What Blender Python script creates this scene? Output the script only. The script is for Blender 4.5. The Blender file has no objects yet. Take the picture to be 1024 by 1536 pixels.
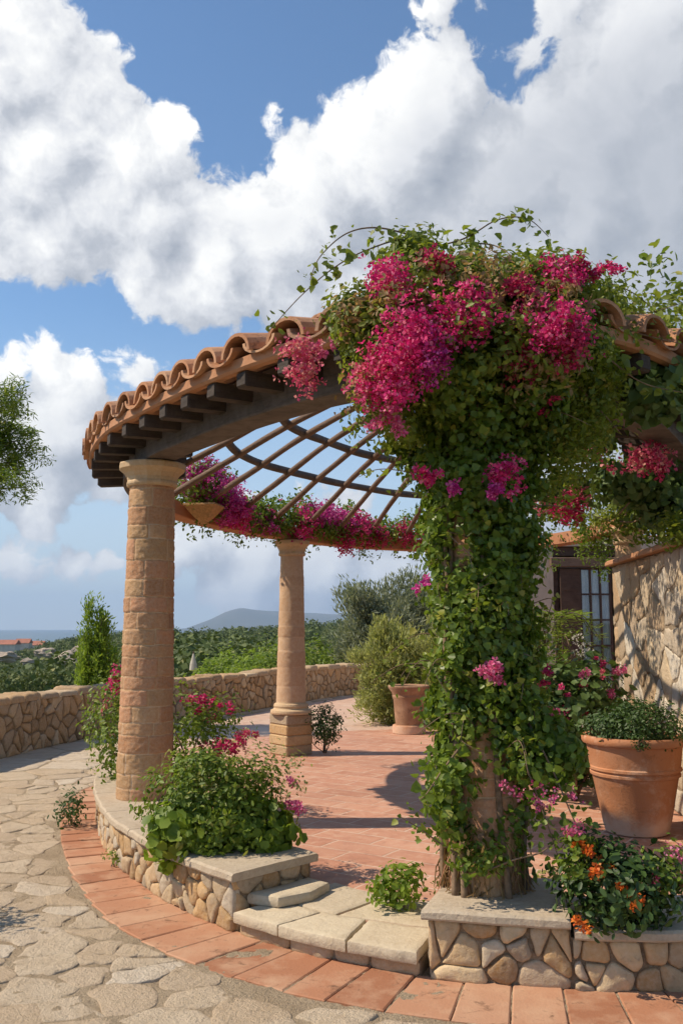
import bpy, math, random
import numpy as np
from mathutils import Vector, noise

C = bpy.context.scene.collection
R = math.radians
PI = math.pi
random.seed(7)
RNG = np.random.default_rng(11)

# ------------------------------------------------------------------ camera
F_PX, EYE = 1380.0, 1.7
PITCH = math.atan(174.0 / F_PX)
cd = bpy.data.cameras.new('camera')
cam = bpy.data.objects.new('camera', cd)
C.objects.link(cam)
cd.sensor_fit = 'VERTICAL'
cd.sensor_height = 36.0
cd.lens = 36.0 * F_PX / 1536.0
cd.clip_start, cd.clip_end = 0.05, 60000
cam.location = (0, 0, EYE)
cam.rotation_euler = (PI / 2 + PITCH, 0, 0)
sc = bpy.context.scene
sc.camera = cam


def ray(px, py):
    """direction in the world of a point of the photograph (1024 x 1536)"""
    x, v = (px - 512) / F_PX, (768 - py) / F_PX
    return np.array([x, math.cos(PITCH) - v * math.sin(PITCH), math.sin(PITCH) + v * math.cos(PITCH)])


def at(px, py, y):
    r = ray(px, py)
    return r * (y / r[1]) + np.array([0, 0, EYE])


def on_z(px, py, z):
    r = ray(px, py)
    return r * ((z - EYE) / r[2]) + np.array([0, 0, EYE])


# ------------------------------------------------------------------ render settings
sc.view_settings.view_transform = 'Standard'
sc.view_settings.look = 'None'
sc.view_settings.exposure = 0.66
sc.view_settings.gamma = 1.0
sc.cycles.use_denoising = True
sc.cycles.max_bounces = 6
sc.cycles.transparent_max_bounces = 4
sc.cycles.sample_clamp_indirect = 6
sc.cycles.volume_bounces = 0

# ------------------------------------------------------------------ sun and sky
SUN_EL = R(48)
SHADOW = Vector((1.0, 0.03, 0)).normalized()          # where shadows fall on the ground
TO_SUN = Vector((-SHADOW.x * math.cos(SUN_EL), -SHADOW.y * math.cos(SUN_EL), math.sin(SUN_EL)))
sl = bpy.data.lights.new('sun', 'SUN')
sl.energy = 3.6
sl.angle = R(0.55)
sl.color = (1.0, 0.86, 0.68)
so = bpy.data.objects.new('sun', sl)
C.objects.link(so)
so.rotation_euler = TO_SUN.to_track_quat('Z', 'Y').to_euler()

world = bpy.data.worlds.new('World')
sc.world = world
world.use_nodes = True
world.cycles.sampling_method = 'MANUAL'
world.cycles.sample_map_resolution = 256


class NT:
    """small helper for wiring nodes"""

    def __init__(self, tree):
        self.t = tree

    def n(self, kind, **kw):
        nd = self.t.nodes.new(kind)
        for k, v in kw.items():
            setattr(nd, k, v)
        return nd

    def put(self, sock, v):
        if isinstance(v, bpy.types.NodeSocket):
            self.t.links.new(v, sock)
        elif v is not None:
            sock.default_value = v

    def math(self, op, a, b=None, c=None, clamp=False):
        nd = self.n('ShaderNodeMath', operation=op, use_clamp=clamp)
        for i, v in enumerate((a, b, c)):
            self.put(nd.inputs[i], v)
        return nd.outputs[0]

    def vmath(self, op, a, b=None):
        nd = self.n('ShaderNodeVectorMath', operation=op)
        self.put(nd.inputs[0], a)
        if b is not None:
            self.put(nd.inputs[3 if op == 'SCALE' else 1], b)
        return nd.outputs['Value'] if op in ('DISTANCE', 'LENGTH', 'DOT_PRODUCT') else nd.outputs[0]

    def noise(self, vec, scale, detail=4, rough=0.55, dist=0.0, out=0):
        nd = self.n('ShaderNodeTexNoise')
        if vec is not None:
            self.put(nd.inputs['Vector'], vec)
        nd.inputs['Scale'].default_value = scale
        nd.inputs['Detail'].default_value = detail
        nd.inputs['Roughness'].default_value = rough
        nd.inputs['Distortion'].default_value = dist
        return nd.outputs[out]

    def range(self, v, a, b, c=0.0, d=1.0, smooth=False):
        nd = self.n('ShaderNodeMapRange', interpolation_type='SMOOTHSTEP' if smooth else 'LINEAR')
        self.put(nd.inputs[0], v)
        for i, x in enumerate((a, b, c, d)):
            self.put(nd.inputs[i + 1], x)
        return nd.outputs[0]

    def mix(self, f, a, b, blend='MIX'):
        nd = self.n('ShaderNodeMix', data_type='RGBA', blend_type=blend)
        self.put(nd.inputs[0], f)
        for s, v in ((nd.inputs[6], a), (nd.inputs[7], b)):
            self.put(s, v if isinstance(v, bpy.types.NodeSocket) else (*v, 1.0))
        return nd.outputs[2]

    def ramp(self, f, stops, interp='LINEAR'):
        nd = self.n('ShaderNodeValToRGB')
        cr = nd.color_ramp
        cr.interpolation = interp
        while len(cr.elements) < len(stops):
            cr.elements.new(0.5)
        for e, (p, col) in zip(cr.elements, stops):
            e.position = p
            e.color = (*col, 1)
        self.put(nd.inputs[0], f)
        return nd.outputs[0]


# cumulus masses: centre and radius as seen over the pergola, kept as directions of the sky
CLOUDS = [(-60, 140, 190), (25, 95, 85), (30, 60, 50), (50, 240, 160), (120, 175, 85), (150, 115, 45), (160, 270, 130), (225, 330, 105),
          (70, 330, 100), (-30, 310, 110), (245, 190, 48), (275, 175, 26), (320, 385, 105), (265, 430, 60), (420, 370, 120), (395, 270, 42), (425, 245, 32),
          (505, 300, 120), (520, 220, 62), (508, 185, 36), (590, 250, 120), (640, 190, 105), (640, 125, 62), (690, 125, 68), (665, 85, 44), (712, 75, 36),
          (720, 215, 100), (790, 290, 160), (700, 390, 150), (560, 420, 110), (430, 440, 70), (880, 330, 200), (900, 200, 110), (990, 120, 150), (960, 50, 90),
          (1040, 250, 220), (1100, 0, 170), (960, 410, 210), (1080, 470, 190), (830, 470, 160), (20, 565, 52), (65, 560, 50), (95, 605, 75), (60, 660, 100),
          (140, 650, 62), (170, 545, 26), (205, 555, 38), (180, 690, 95), (70, 725, 70), (-30, 690, 70), (300, 810, 80), (370, 850, 95), (470, 845, 95), (570, 870, 90),
          (340, 500, 26), (250, 850, 55), (15, 838, 36), (105, 852, 38), (60, 852, 30), (150, 842, 26), (330, 880, 60), (420, 895, 50), (520, 760, 60), (600, 640, 40), (860, 700, 120), (960, 700, 120), (410, 178, 18),
          (320, 140, 12), (650, 8, 46), (785, 85, 34), (730, 10, 30), (850, 5, 46)]

cg = bpy.data.node_groups.new('cloud_density', 'ShaderNodeTree')
cg.interface.new_socket('Direction', in_out='INPUT', socket_type='NodeSocketVector')
cg.interface.new_socket('Density', in_out='OUTPUT', socket_type='NodeSocketFloat')
cg.interface.new_socket('Mass', in_out='OUTPUT', socket_type='NodeSocketFloat')
g = NT(cg)
gi, go = g.n('NodeGroupInput'), g.n('NodeGroupOutput')
d0 = gi.outputs[0]
w1 = g.vmath('SCALE', g.vmath('SUBTRACT', g.noise(d0, 9, 3, 0.6, out=1), (0.5, 0.5, 0.5)), 0.055)
w2 = g.vmath('SCALE', g.vmath('SUBTRACT', g.noise(d0, 34, 2, 0.6, out=1), (0.5, 0.5, 0.5)), 0.018)
dw = g.vmath('ADD', g.vmath('ADD', d0, w1), w2)
mass = None
for (px, py, r) in CLOUDS:
    c = ray(px, py)
    c /= np.linalg.norm(c)
    q = g.math('MULTIPLY_ADD', g.vmath('DISTANCE', dw, tuple(c)), -F_PX / 100, r / 100)
    mass = q if mass is None else g.math('SMOOTH_MAX', mass, q, 0.25)
# elsewhere round the horizon: loose fair-weather clouds
other = g.range(g.noise(d0, 3.0, 4, 0.55), 0.52, 0.75, -0.4, 0.9)
away = g.range(g.vmath('DOT_PRODUCT', d0, (0, 1, 0)), 0.55, 0.75, 0.0, -2.0)
mass = g.math('MAXIMUM', mass, g.math('ADD', other, away))
fb = g.math('SUBTRACT', g.noise(dw, 11, 10, 0.62), 0.5)
g.put(go.inputs['Density'], g.math('MULTIPLY_ADD', fb, 1.7, mass))
g.put(go.inputs['Mass'], mass)

w = NT(world.node_tree)
world.node_tree.nodes.clear()
tc = w.n('ShaderNodeTexCoord').outputs['Generated']
dirv = w.vmath('NORMALIZE', tc)
sky = w.n('ShaderNodeTexSky', sky_type='NISHITA')
sky.sun_disc = False
sky.sun_elevation = SUN_EL
sky.sun_rotation = math.atan2(TO_SUN.x, TO_SUN.y)
sky.air_density = 1.0
sky.dust_density = 0.0
sky.ozone_density = 3.0


def dens(v):
    nd = w.n('ShaderNodeGroup')
    nd.node_tree = cg
    w.put(nd.inputs[0], v)
    return nd


da = dens(dirv)
db = dens(w.vmath('ADD', dirv, (-0.026, 0, 0.030)))
mask = w.range(da.outputs[0], 0.02, 0.17, 0, 1, True)
relief = w.math('SUBTRACT', da.outputs[0], db.outputs[0])
lit = w.range(relief, -0.70, 0.35, 0.0, 1.0)
thick = w.range(da.outputs[1], 0.3, 1.7, 0.0, 1.0, True)
low = w.range(w.vmath('DOT_PRODUCT', dirv, (0, 0, 1)), 0.05, 0.40, 0.0, 1.0)
shade = w.math('MULTIPLY', lit, w.math('MULTIPLY_ADD', thick, -0.22, 1.12))
rainy = w.range(w.vmath('DISTANCE', dirv, tuple(ray(960, 430) / np.linalg.norm(ray(960, 430)))), 0.12, 0.46, 0.42, 1.0, True)
body = w.range(w.noise(dirv, 7.5, 7, 0.58, 0.3), 0.34, 0.66, 0.70, 1.16)
shade = w.math('MULTIPLY', w.math('MULTIPLY', w.math('MULTIPLY', shade, body), rainy), w.math('MULTIPLY_ADD', low, 0.24, 0.76))
ccol = w.ramp(shade, [(0.0, (0.26, 0.29, 0.34)), (0.35, (0.42, 0.44, 0.48)), (0.62, (0.62, 0.63, 0.65)), (0.85, (0.77, 0.77, 0.76)), (1.0, (0.88, 0.87, 0.85))])
bg1 = w.n('ShaderNodeBackground')
w.put(bg1.inputs[0], w.mix(1.0, sky.outputs[0], (0.90, 1.0, 1.03), 'MULTIPLY'))
bg1.inputs[1].default_value = 0.096
bg2 = w.n('ShaderNodeBackground')
w.put(bg2.inputs[0], ccol)
bg2.inputs[1].default_value = 0.87
ms = w.n('ShaderNodeMixShader')
w.put(ms.inputs[0], w.math('MULTIPLY', mask, 0.97))
# thin veil of humid air low over the sea
up_ = w.vmath('DOT_PRODUCT', dirv, (0, 0, 1))
bg0 = w.n('ShaderNodeBackground')
bg0.inputs[0].default_value = (0.56, 0.66, 0.76, 1)
bg0.inputs[1].default_value = 0.72
mv = w.n('ShaderNodeMixShader')
w.put(mv.inputs[0], w.range(up_, 0.0, 0.34, 0.85, 0.0, True))
world.node_tree.links.new(bg1.outputs[0], mv.inputs[1])
world.node_tree.links.new(bg0.outputs[0], mv.inputs[2])
world.node_tree.links.new(mv.outputs[0], ms.inputs[1])
world.node_tree.links.new(bg2.outputs[0], ms.inputs[2])
wo = w.n('ShaderNodeOutputWorld')
world.node_tree.links.new(ms.outputs[0], wo.inputs[0])

# ------------------------------------------------------------------ materials


def mat(name):
    m = bpy.data.materials.new(name)
    m.use_nodes = True
    m.node_tree.nodes.clear()
    t = NT(m.node_tree)
    out = t.n('ShaderNodeOutputMaterial')
    return m, t, out


def principled(t, out, col, rough=0.8, bump=None, bump_d=0.02, bump_s=0.6, spec=0.3):
    b = t.n('ShaderNodeBsdfPrincipled')
    t.put(b.inputs['Base Color'], col if isinstance(col, bpy.types.NodeSocket) else (*col, 1))
    t.put(b.inputs['Roughness'], rough)
    b.inputs['Specular IOR Level'].default_value = spec
    if bump is not None:
        bn = t.n('ShaderNodeBump')
        bn.inputs['Strength'].default_value = bump_s
        bn.inputs['Distance'].default_value = bump_d
        t.put(bn.inputs['Height'], bump)
        t.put(b.inputs['Normal'], bn.outputs[0])
    t.t.links.new(b.outputs[0], out.inputs[0])
    return b


def coords(t):
    return t.n('ShaderNodeTexCoord').outputs['Object']


def island(t):
    return t.n('ShaderNodeNewGeometry').outputs['Random Per Island']


def stone_mat(name, stops, fine=38, bump_d=0.012, tint=(0.30, 0.22, 0.13), lichen=0.35, rough=0.9, attr=None, pit=(14, 0.4)):
    """natural stone: a colour per stone, mineral mottling, stains and a pitted surface"""
    m, t, out = mat(name)
    co = coords(t)
    rnd = island(t)
    if attr:
        a = t.n('ShaderNodeAttribute')
        a.attribute_name = attr
        rnd = a.outputs['Fac']
    col = t.ramp(rnd, stops)
    n1 = t.noise(co, 7, 5, 0.65)
    col = t.mix(t.range(n1, 0.45, 0.72, 0, 0.55), col, tint)
    n2 = t.noise(co, fine, 5, 0.7)
    col = t.mix(t.range(n2, 0.35, 0.75, 0.0, 0.55), col, t.mix(0.5, col, (0.75, 0.66, 0.52)))
    n3 = t.noise(co, pit[0], 6, 0.7, pit[1])
    col = t.mix(t.range(n3, 0.60, 0.70, 0, lichen), col, (0.09, 0.075, 0.05))
    h = t.math('ADD', t.math('MULTIPLY', n2, 0.5), t.math('MULTIPLY', n3, 0.9))
    principled(t, out, col, rough, h, bump_d, 0.85, 0.2)
    return m


def leaf_mat(name, dark, light, trans=0.35, rough=0.5, tip=None, ns=3.0):
    m, t, out = mat(name)
    r = island(t)
    stops = [(0.0, dark), (0.6, light)]
    if tip:
        stops += [(0.90, light), (1.0, tip)]
    col = t.ramp(r, stops)
    co = coords(t)
    n = t.noise(co, ns, 3, 0.6)
    col = t.mix(t.range(n, 0.4, 0.62, 0.0, 0.65), col, t.mix(0.6, col, tuple(x * 1.25 for x in light)))
    b = t.n('ShaderNodeBsdfPrincipled')
    t.put(b.inputs['Base Color'], col)
    b.inputs['Roughness'].default_value = rough
    b.inputs['Specular IOR Level'].default_value = 0.35
    tr = t.n('ShaderNodeBsdfTranslucent')
    t.put(tr.inputs[0], t.mix(0.5, col, (light[0] * 1.5, light[1] * 1.5, light[2] * 0.6)))
    mx = t.n('ShaderNodeMixShader')
    mx.inputs[0].default_value = trans
    t.t.links.new(b.outputs[0], mx.inputs[1])
    t.t.links.new(tr.outputs[0], mx.inputs[2])
    t.t.links.new(mx.outputs[0], out.inputs[0])
    return m


def petal_mat(name, stops):
    m, t, out = mat(name)
    col = t.ramp(island(t), stops)
    b = t.n('ShaderNodeBsdfPrincipled')
    t.put(b.inputs['Base Color'], col)
    b.inputs['Roughness'].default_value = 0.6
    tr = t.n('ShaderNodeBsdfTranslucent')
    t.put(tr.inputs[0], col)
    mx = t.n('ShaderNodeMixShader')
    mx.inputs[0].default_value = 0.4
    t.t.links.new(b.outputs[0], mx.inputs[1])
    t.t.links.new(tr.outputs[0], mx.inputs[2])
    t.t.links.new(mx.outputs[0], out.inputs[0])
    return m


def clay_mat(name, stops, scale=5, bump_d=0.004, rough=0.8, stain=0.5, per_island=True):
    m, t, out = mat(name)
    co = coords(t)
    col = t.ramp(island(t) if per_island else t.noise(co, 1.7, 3), stops)
    n = t.noise(co, scale, 6, 0.65)
    col = t.mix(t.range(n, 0.45, 0.75, 0, stain), col, (0.52, 0.33, 0.21))
    n3 = t.noise(co, scale * 2.3, 6, 0.7, 0.6)
    col = t.mix(t.range(n3, 0.57, 0.70, 0, stain), col, (0.13, 0.07, 0.04))
    n2 = t.noise(co, 60, 4, 0.6)
    principled(t, out, col, rough, t.math('ADD', n2, n), bump_d, 0.7, 0.25)
    return m


def wood_mat(name, a, b, rough=0.8):
    m, t, out = mat(name)
    co = coords(t)
    n = t.noise(co, 6, 6, 0.7, 0.8)
    mp = t.n('ShaderNodeMapping')
    mp.inputs['Scale'].default_value = (6, 6, 55)
    t.put(mp.inputs[0], co)
    gr = t.noise(mp.outputs[0], 1.0, 5, 0.7)
    col = t.mix(t.range(n, 0.35, 0.7), a, b)
    col = t.mix(t.range(gr, 0.5, 0.7, 0, 0.5), col, tuple(x * 0.45 for x in a))
    principled(t, out, col, rough, gr, 0.006, 0.8, 0.3)
    return m


def plain_mat(name, col, rough=0.7, var=0.25, scale=8):
    m, t, out = mat(name)
    n = t.noise(coords(t), scale, 5, 0.6)
    c = t.mix(t.range(n, 0.3, 0.7), tuple(x * (1 - var) for x in col), tuple(min(1, x * (1 + var)) for x in col))
    principled(t, out, c, rough, n, 0.005, 0.5)
    return m


GOLD = [(0.0, (0.26, 0.15, 0.065)), (0.16, (0.45, 0.275, 0.115)), (0.34, (0.57, 0.42, 0.24)), (0.5, (0.30, 0.24, 0.17)), (0.66, (0.50, 0.31, 0.135)), (0.82, (0.42, 0.36, 0.28)), (1.0, (0.56, 0.45, 0.29))]
M = {}
M['rubble'] = stone_mat('rubble_stone', GOLD)
M['old_wall'] = stone_mat('old_wall_stone', [(0.0, (0.27, 0.16, 0.08)), (0.2, (0.47, 0.31, 0.17)), (0.4, (0.34, 0.27, 0.20)), (0.6, (0.55, 0.42, 0.27)), (0.8, (0.42, 0.36, 0.29)), (1.0, (0.66, 0.59, 0.48))], lichen=0.75, bump_d=0.022, pit=(9, 0.0))
M['boundary'] = stone_mat('boundary_stone', [(0.0, (0.24, 0.14, 0.06)), (0.35, (0.46, 0.28, 0.13)), (0.7, (0.34, 0.235, 0.14)), (1, (0.52, 0.38, 0.23))])
M['mortar'] = stone_mat('wall_mortar', [(0, (0.13, 0.09, 0.05)), (1, (0.17, 0.115, 0.065))], fine=60)
M['pale_mortar'] = stone_mat('pale_mortar', [(0, (0.46, 0.36, 0.25)), (1, (0.5, 0.4, 0.29))], fine=50)
M['wall_mortar_brown'] = stone_mat('brown_mortar', [(0, (0.17, 0.12, 0.075)), (1, (0.21, 0.15, 0.095))], fine=50)
M['cap'] = stone_mat('cap_slab_stone', [(0, (0.38, 0.30, 0.21)), (1, (0.46, 0.38, 0.28))], fine=45, lichen=0.3, tint=(0.33, 0.24, 0.16))
M['tread'] = stone_mat('tread_stone', [(0, (0.50, 0.41, 0.28)), (0.5, (0.56, 0.47, 0.33)), (1, (0.46, 0.38, 0.27))], fine=45, lichen=0.25, tint=(0.40, 0.30, 0.19))
M['flag'] = stone_mat('flagstone', [(0, (0.53, 0.405, 0.275)), (0.4, (0.64, 0.515, 0.365)), (0.7, (0.57, 0.43, 0.285)), (1, (0.70, 0.595, 0.46))], fine=75, bump_d=0.05, lichen=0.35, tint=(0.42, 0.30, 0.18), pit=(23, 0.0))
M['shaft'] = stone_mat('column_stone', [(0, (0.28, 0.13, 0.058)), (0.2, (0.42, 0.205, 0.092)), (0.42, (0.49, 0.235, 0.122)), (0.65, (0.40, 0.235, 0.105)), (0.84, (0.53, 0.31, 0.155)), (0.92, (0.58, 0.44, 0.30)), (1, (0.60, 0.47, 0.33))], fine=48, lichen=0.25, tint=(0.40, 0.215, 0.11), attr='stone')
M['smooth_shaft'] = stone_mat('turned_stone', [(0, (0.44, 0.26, 0.14)), (0.5, (0.50, 0.31, 0.175)), (1, (0.56, 0.37, 0.22))], fine=30, bump_d=0.004, lichen=0.1, tint=(0.42, 0.24, 0.13), attr='stone')
M['capital'] = stone_mat('capital_stone', [(0, (0.50, 0.35, 0.20)), (1, (0.54, 0.38, 0.22))], fine=40, bump_d=0.005, lichen=0.15, tint=(0.44, 0.27, 0.14))
M['tile'] = clay_mat('roof_tile_clay', [(0, (0.36, 0.17, 0.085)), (0.4, (0.46, 0.22, 0.11)), (0.75, (0.52, 0.30, 0.17)), (1, (0.33, 0.19, 0.12))], stain=0.95)
M['fascia'] = clay_mat('fascia_clay', [(0, (0.42, 0.20, 0.10)), (1, (0.46, 0.23, 0.12))], stain=0.4)
M['border'] = clay_mat('border_tile_clay', [(0, (0.29, 0.125, 0.066)), (0.3, (0.37, 0.165, 0.088)), (0.7, (0.42, 0.21, 0.12)), (1, (0.46, 0.265, 0.165))], scale=4, stain=0.85)
M['pot'] = clay_mat('pot_clay', [(0, (0.42, 0.17, 0.075)), (1, (0.48, 0.21, 0.095))], scale=3, stain=0.4)
nt = NT(M['pot'].node_tree)
pb = next(n for n in M['pot'].node_tree.nodes if n.bl_idname == 'ShaderNodeBsdfPrincipled')
src = pb.inputs['Base Color'].links[0].from_socket
pc = nt.n('ShaderNodeTexCoord').outputs['Object']
pz = nt.n('ShaderNodeSeparateXYZ')
nt.put(pz.inputs[0], pc)
lime = nt.range(nt.math('ADD', pz.outputs[2], nt.math('MULTIPLY', nt.noise(pc, 7, 5, .65), -.28)), -.10, .06, .85, 0.0, True)
rim = nt.math('MULTIPLY', nt.range(nt.noise(pc, 4, 6, .7), .52, .68, 0, .5, True), 1.0)
nt.put(pb.inputs['Base Color'], nt.mix(nt.math('MAXIMUM', lime, rim), src, (0.60, 0.42, 0.30)))
M['old_pot'] = clay_mat('weathered_pot_clay', [(0, (0.26, 0.15, 0.09)), (1, (0.30, 0.17, 0.10))], scale=5, stain=0.75)
M['dark_wood'] = wood_mat('weathered_dark_wood', (0.090, 0.072, 0.060), (0.165, 0.135, 0.115))
M['tail_wood'] = wood_mat('dark_tail_wood', (0.045, 0.033, 0.026), (0.085, 0.066, 0.052))  # darker wood of the rafter tails
M['bar_wood'] = wood_mat('grey_pole_wood', (0.13, 0.082, 0.055), (0.20, 0.13, 0.09))
M['pink_wood'] = clay_mat('back_beam_clay', [(0, (0.40, 0.17, 0.085)), (1, (0.44, 0.20, 0.10))], stain=0.35)
M['brown_wood'] = wood_mat('brown_window_wood', (0.075, 0.042, 0.028), (0.11, 0.065, 0.045))
M['stem'] = plain_mat('stem_bark', (0.20, 0.135, 0.085), 0.9, 0.45, 25)
M['bark'] = plain_mat('grey_bark', (0.13, 0.105, 0.08), 0.9, 0.4, 12)
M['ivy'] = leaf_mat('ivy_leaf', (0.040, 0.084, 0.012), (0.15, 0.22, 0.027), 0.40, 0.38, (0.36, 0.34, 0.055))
M['crown_leaf'] = leaf_mat('yellowish_vine_leaf', (0.07, 0.12, 0.016), (0.21, 0.255, 0.032), 0.45, 0.5, (0.42, 0.35, 0.08))  # lighter yellowish green leaf of crown, tendrils and climbing vine
M['shrub'] = leaf_mat('shrub_leaf', (0.046, 0.098, 0.012), (0.165, 0.235, 0.028), 0.40, 0.48, (0.36, 0.34, 0.08))
M['dry_leaf'] = leaf_mat('pinkish_leaf', (0.15, 0.12, 0.045), (0.34, 0.22, 0.10), 0.4, 0.6, (0.50, 0.22, 0.15))
M['dark_leaf'] = leaf_mat('dark_small_leaf', (0.020, 0.045, 0.012), (0.055, 0.105, 0.022), 0.25, 0.5)
M['olive'] = leaf_mat('olive_leaf', (0.12, 0.145, 0.085), (0.22, 0.245, 0.155), 0.35, 0.55, (0.34, 0.35, 0.25))
M['pale_leaf'] = leaf_mat('pale_feathery_leaf', (0.17, 0.20, 0.065), (0.33, 0.35, 0.125), 0.45, 0.6, (0.46, 0.45, 0.25))
M['lime'] = leaf_mat('lime_leaf', (0.075, 0.14, 0.016), (0.21, 0.30, 0.035), 0.48, 0.5, (0.32, 0.38, 0.07))
M['scrub'] = leaf_mat('scrub_leaf', (0.036, 0.058, 0.017), (0.10, 0.135, 0.034), 0.15, 0.7, (0.26, 0.25, 0.085), 0.045)
M['round_leaf'] = leaf_mat('geranium_leaf', (0.045, 0.095, 0.025), (0.12, 0.185, 0.05), 0.35, 0.5, (0.20, 0.25, 0.10))
M['magenta'] = petal_mat('magenta_bract', [(0, (0.46, 0.006, 0.11)), (0.4, (0.68, 0.015, 0.17)), (0.75, (0.80, 0.045, 0.25)), (1, (0.86, 0.26, 0.38))])
M['purple'] = petal_mat('purple_bract', [(0, (0.44, 0.008, 0.20)), (0.5, (0.62, 0.03, 0.30)), (1, (0.76, 0.20, 0.46))])
M['crimson'] = petal_mat('crimson_bract', [(0, (0.32, 0.006, 0.06)), (0.5, (0.52, 0.012, 0.10)), (1, (0.66, 0.06, 0.15))])
M['coral'] = petal_mat('coral_bract', [(0, (0.56, 0.03, 0.13)), (0.5, (0.68, 0.10, 0.19)), (0.8, (0.74, 0.26, 0.25)), (1, (0.78, 0.42, 0.33))])
M['orange'] = petal_mat('orange_petal', [(0, (0.66, 0.10, 0.015)), (0.5, (0.76, 0.18, 0.02)), (1, (0.80, 0.30, 0.05))])
M['pink'] = petal_mat('pink_petal', [(0, (0.66, 0.06, 0.22)), (0.6, (0.74, 0.16, 0.34)), (1, (0.80, 0.36, 0.45))])
M['white'] = petal_mat('white_petal', [(0, (0.7, 0.68, 0.6)), (1, (0.8, 0.78, 0.72))])
M['soil'] = plain_mat('dark_soil', (0.06, 0.04, 0.025), 0.95, 0.4, 30)
M['plaster'] = plain_mat('house_plaster', (0.50, 0.40, 0.31), 0.9, 0.18, 4)
M['canvas'] = plain_mat('cream_canvas', (0.46, 0.42, 0.34), 0.8, 0.08)
M['curtain'] = plain_mat('cream_curtain', (0.76, 0.70, 0.60), 0.8, 0.12)
M['red_roof'] = plain_mat('far_red_roof', (0.36, 0.15, 0.10), 0.8, 0.2, 1)
M['far_wall'] = plain_mat('far_white_wall', (0.62, 0.55, 0.47), 0.8, 0.15, 1)
M['boulder'] = stone_mat('pale_boulder', [(0, (0.40, 0.32, 0.25)), (1, (0.50, 0.42, 0.34))], fine=3, bump_d=0.3)

# terracotta terrace: big worn rectangular tiles laid on the diagonal
m, t, out = mat('terrace_tile')
co = coords(t)
mp = t.n('ShaderNodeMapping')
mp.inputs['Rotation'].default_value = (0, 0, R(33))
t.put(mp.inputs[0], t.vmath('ADD', co, t.vmath('SCALE', t.vmath('SUBTRACT', t.noise(co, 2.2, 3, out=1), (0.5, 0.5, 0.5)), 0.035)))
br = t.n('ShaderNodeTexBrick')
t.put(br.inputs['Vector'], mp.outputs[0])
for k, v in (('Scale', 1.0), ('Mortar Size', 0.010), ('Mortar Smooth', 0.3), ('Bias', 0.0), ('Brick Width', 0.52), ('Row Height', 0.26)):
    br.inputs[k].default_value = v
br.inputs['Color1'].default_value = (0.42, 0.195, 0.12, 1)
br.inputs['Color2'].default_value = (0.54, 0.29, 0.19, 1)
br.inputs['Mortar'].default_value = (0.60, 0.45, 0.34, 1)
n1 = t.noise(co, 1.6, 5, 0.6)
n2 = t.noise(co, 9, 6, 0.7, 0.5)
n3 = t.noise(co, 55, 4, 0.6)
col = t.mix(t.range(n1, 0.35, 0.7, 0, 0.5), br.outputs[0], (0.52, 0.25, 0.16))
col = t.mix(t.range(n2, 0.5, 0.72, 0, 0.7), col, (0.58, 0.40, 0.29))
col = t.mix(t.range(n2, 0.28, 0.46, 0.6, 0), col, (0.27, 0.12, 0.07))
col = t.mix(t.range(t.noise(co, .7, 4, .6), .5, .68, 0, .35), col, (0.34, 0.17, 0.11))
h = t.math('MULTIPLY_ADD', br.outputs['Fac'], -1.0, t.math('ADD', t.math('MULTIPLY', n3, 0.25), t.math('MULTIPLY', n2, 0.5)))
principled(t, out, col, t.range(n2, 0.3, 0.7, 0.62, 0.8), h, 0.006, 0.8, 0.35)
M['terrace'] = m

m2_ = m.copy()
m2_.name = 'rear_paving_tile'
for nd in m2_.node_tree.nodes:
    if nd.bl_idname == 'ShaderNodeTexBrick':
        nd.inputs['Color1'].default_value = (0.50, 0.34, 0.25, 1)
        nd.inputs['Color2'].default_value = (0.56, 0.42, 0.32, 1)
        nd.inputs['Mortar'].default_value = (0.36, 0.25, 0.18, 1)
        nd.inputs['Brick Width'].default_value = 1.1
        nd.inputs['Row Height'].default_value = 0.8
    if nd.bl_idname == 'ShaderNodeMix':
        for k in (6, 7):
            c_ = nd.inputs[k].default_value
            nd.inputs[k].default_value = (min(.6, c_[0] * 1.06), min(.5, c_[1] * 1.3), min(.4, c_[2] * 1.4), 1)
M['rear_paving'] = m2_

# sandy joints and bare earth between the flagstones
m, t, out = mat('sandy_ground')
co = coords(t)
n1 = t.noise(co, 2.5, 6, 0.65)
n2 = t.noise(co, 70, 5, 0.7)
n3 = t.noise(co, 16, 6, 0.7)
col = t.ramp(n1, [(0.25, (0.42, 0.315, 0.205)), (0.5, (0.53, 0.41, 0.275)), (0.75, (0.60, 0.48, 0.335))])
col = t.mix(t.range(n2, 0.5, 0.75, 0, 0.6), col, (0.24, 0.18, 0.12))
col = t.mix(t.range(n3, 0.58, 0.72, 0, 0.6), col, (0.20, 0.15, 0.10))
principled(t, out, col, 0.95, t.math('ADD', n2, n3), 0.04, 1.0, 0.15)
M['sand'] = m

m, t, out = mat('scrub_land')
co = coords(t)
n1 = t.noise(co, 0.02, 8, 0.65)
n2 = t.noise(co, 0.25, 6, 0.7)
col = t.ramp(n1, [(0.3, (0.035, 0.055, 0.018)), (0.55, (0.065, 0.085, 0.028)), (0.8, (0.20, 0.165, 0.095))])
col = t.mix(t.range(n2, 0.45, 0.7, 0, 0.7), col, (0.035, 0.05, 0.017))
principled(t, out, col, 0.95, n2, 1.5, 1.0, 0.1)
M['land'] = m

m, t, out = mat('far_mountain_rock')
co = coords(t)
n1 = t.noise(co, 0.0012, 8, 0.65)
col = t.ramp(n1, [(0.3, (0.05, 0.07, 0.045)), (0.7, (0.13, 0.125, 0.095))])
principled(t, out, col, 0.95, n1, 60, 0.6, 0.1)
M['mountain'] = m

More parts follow.
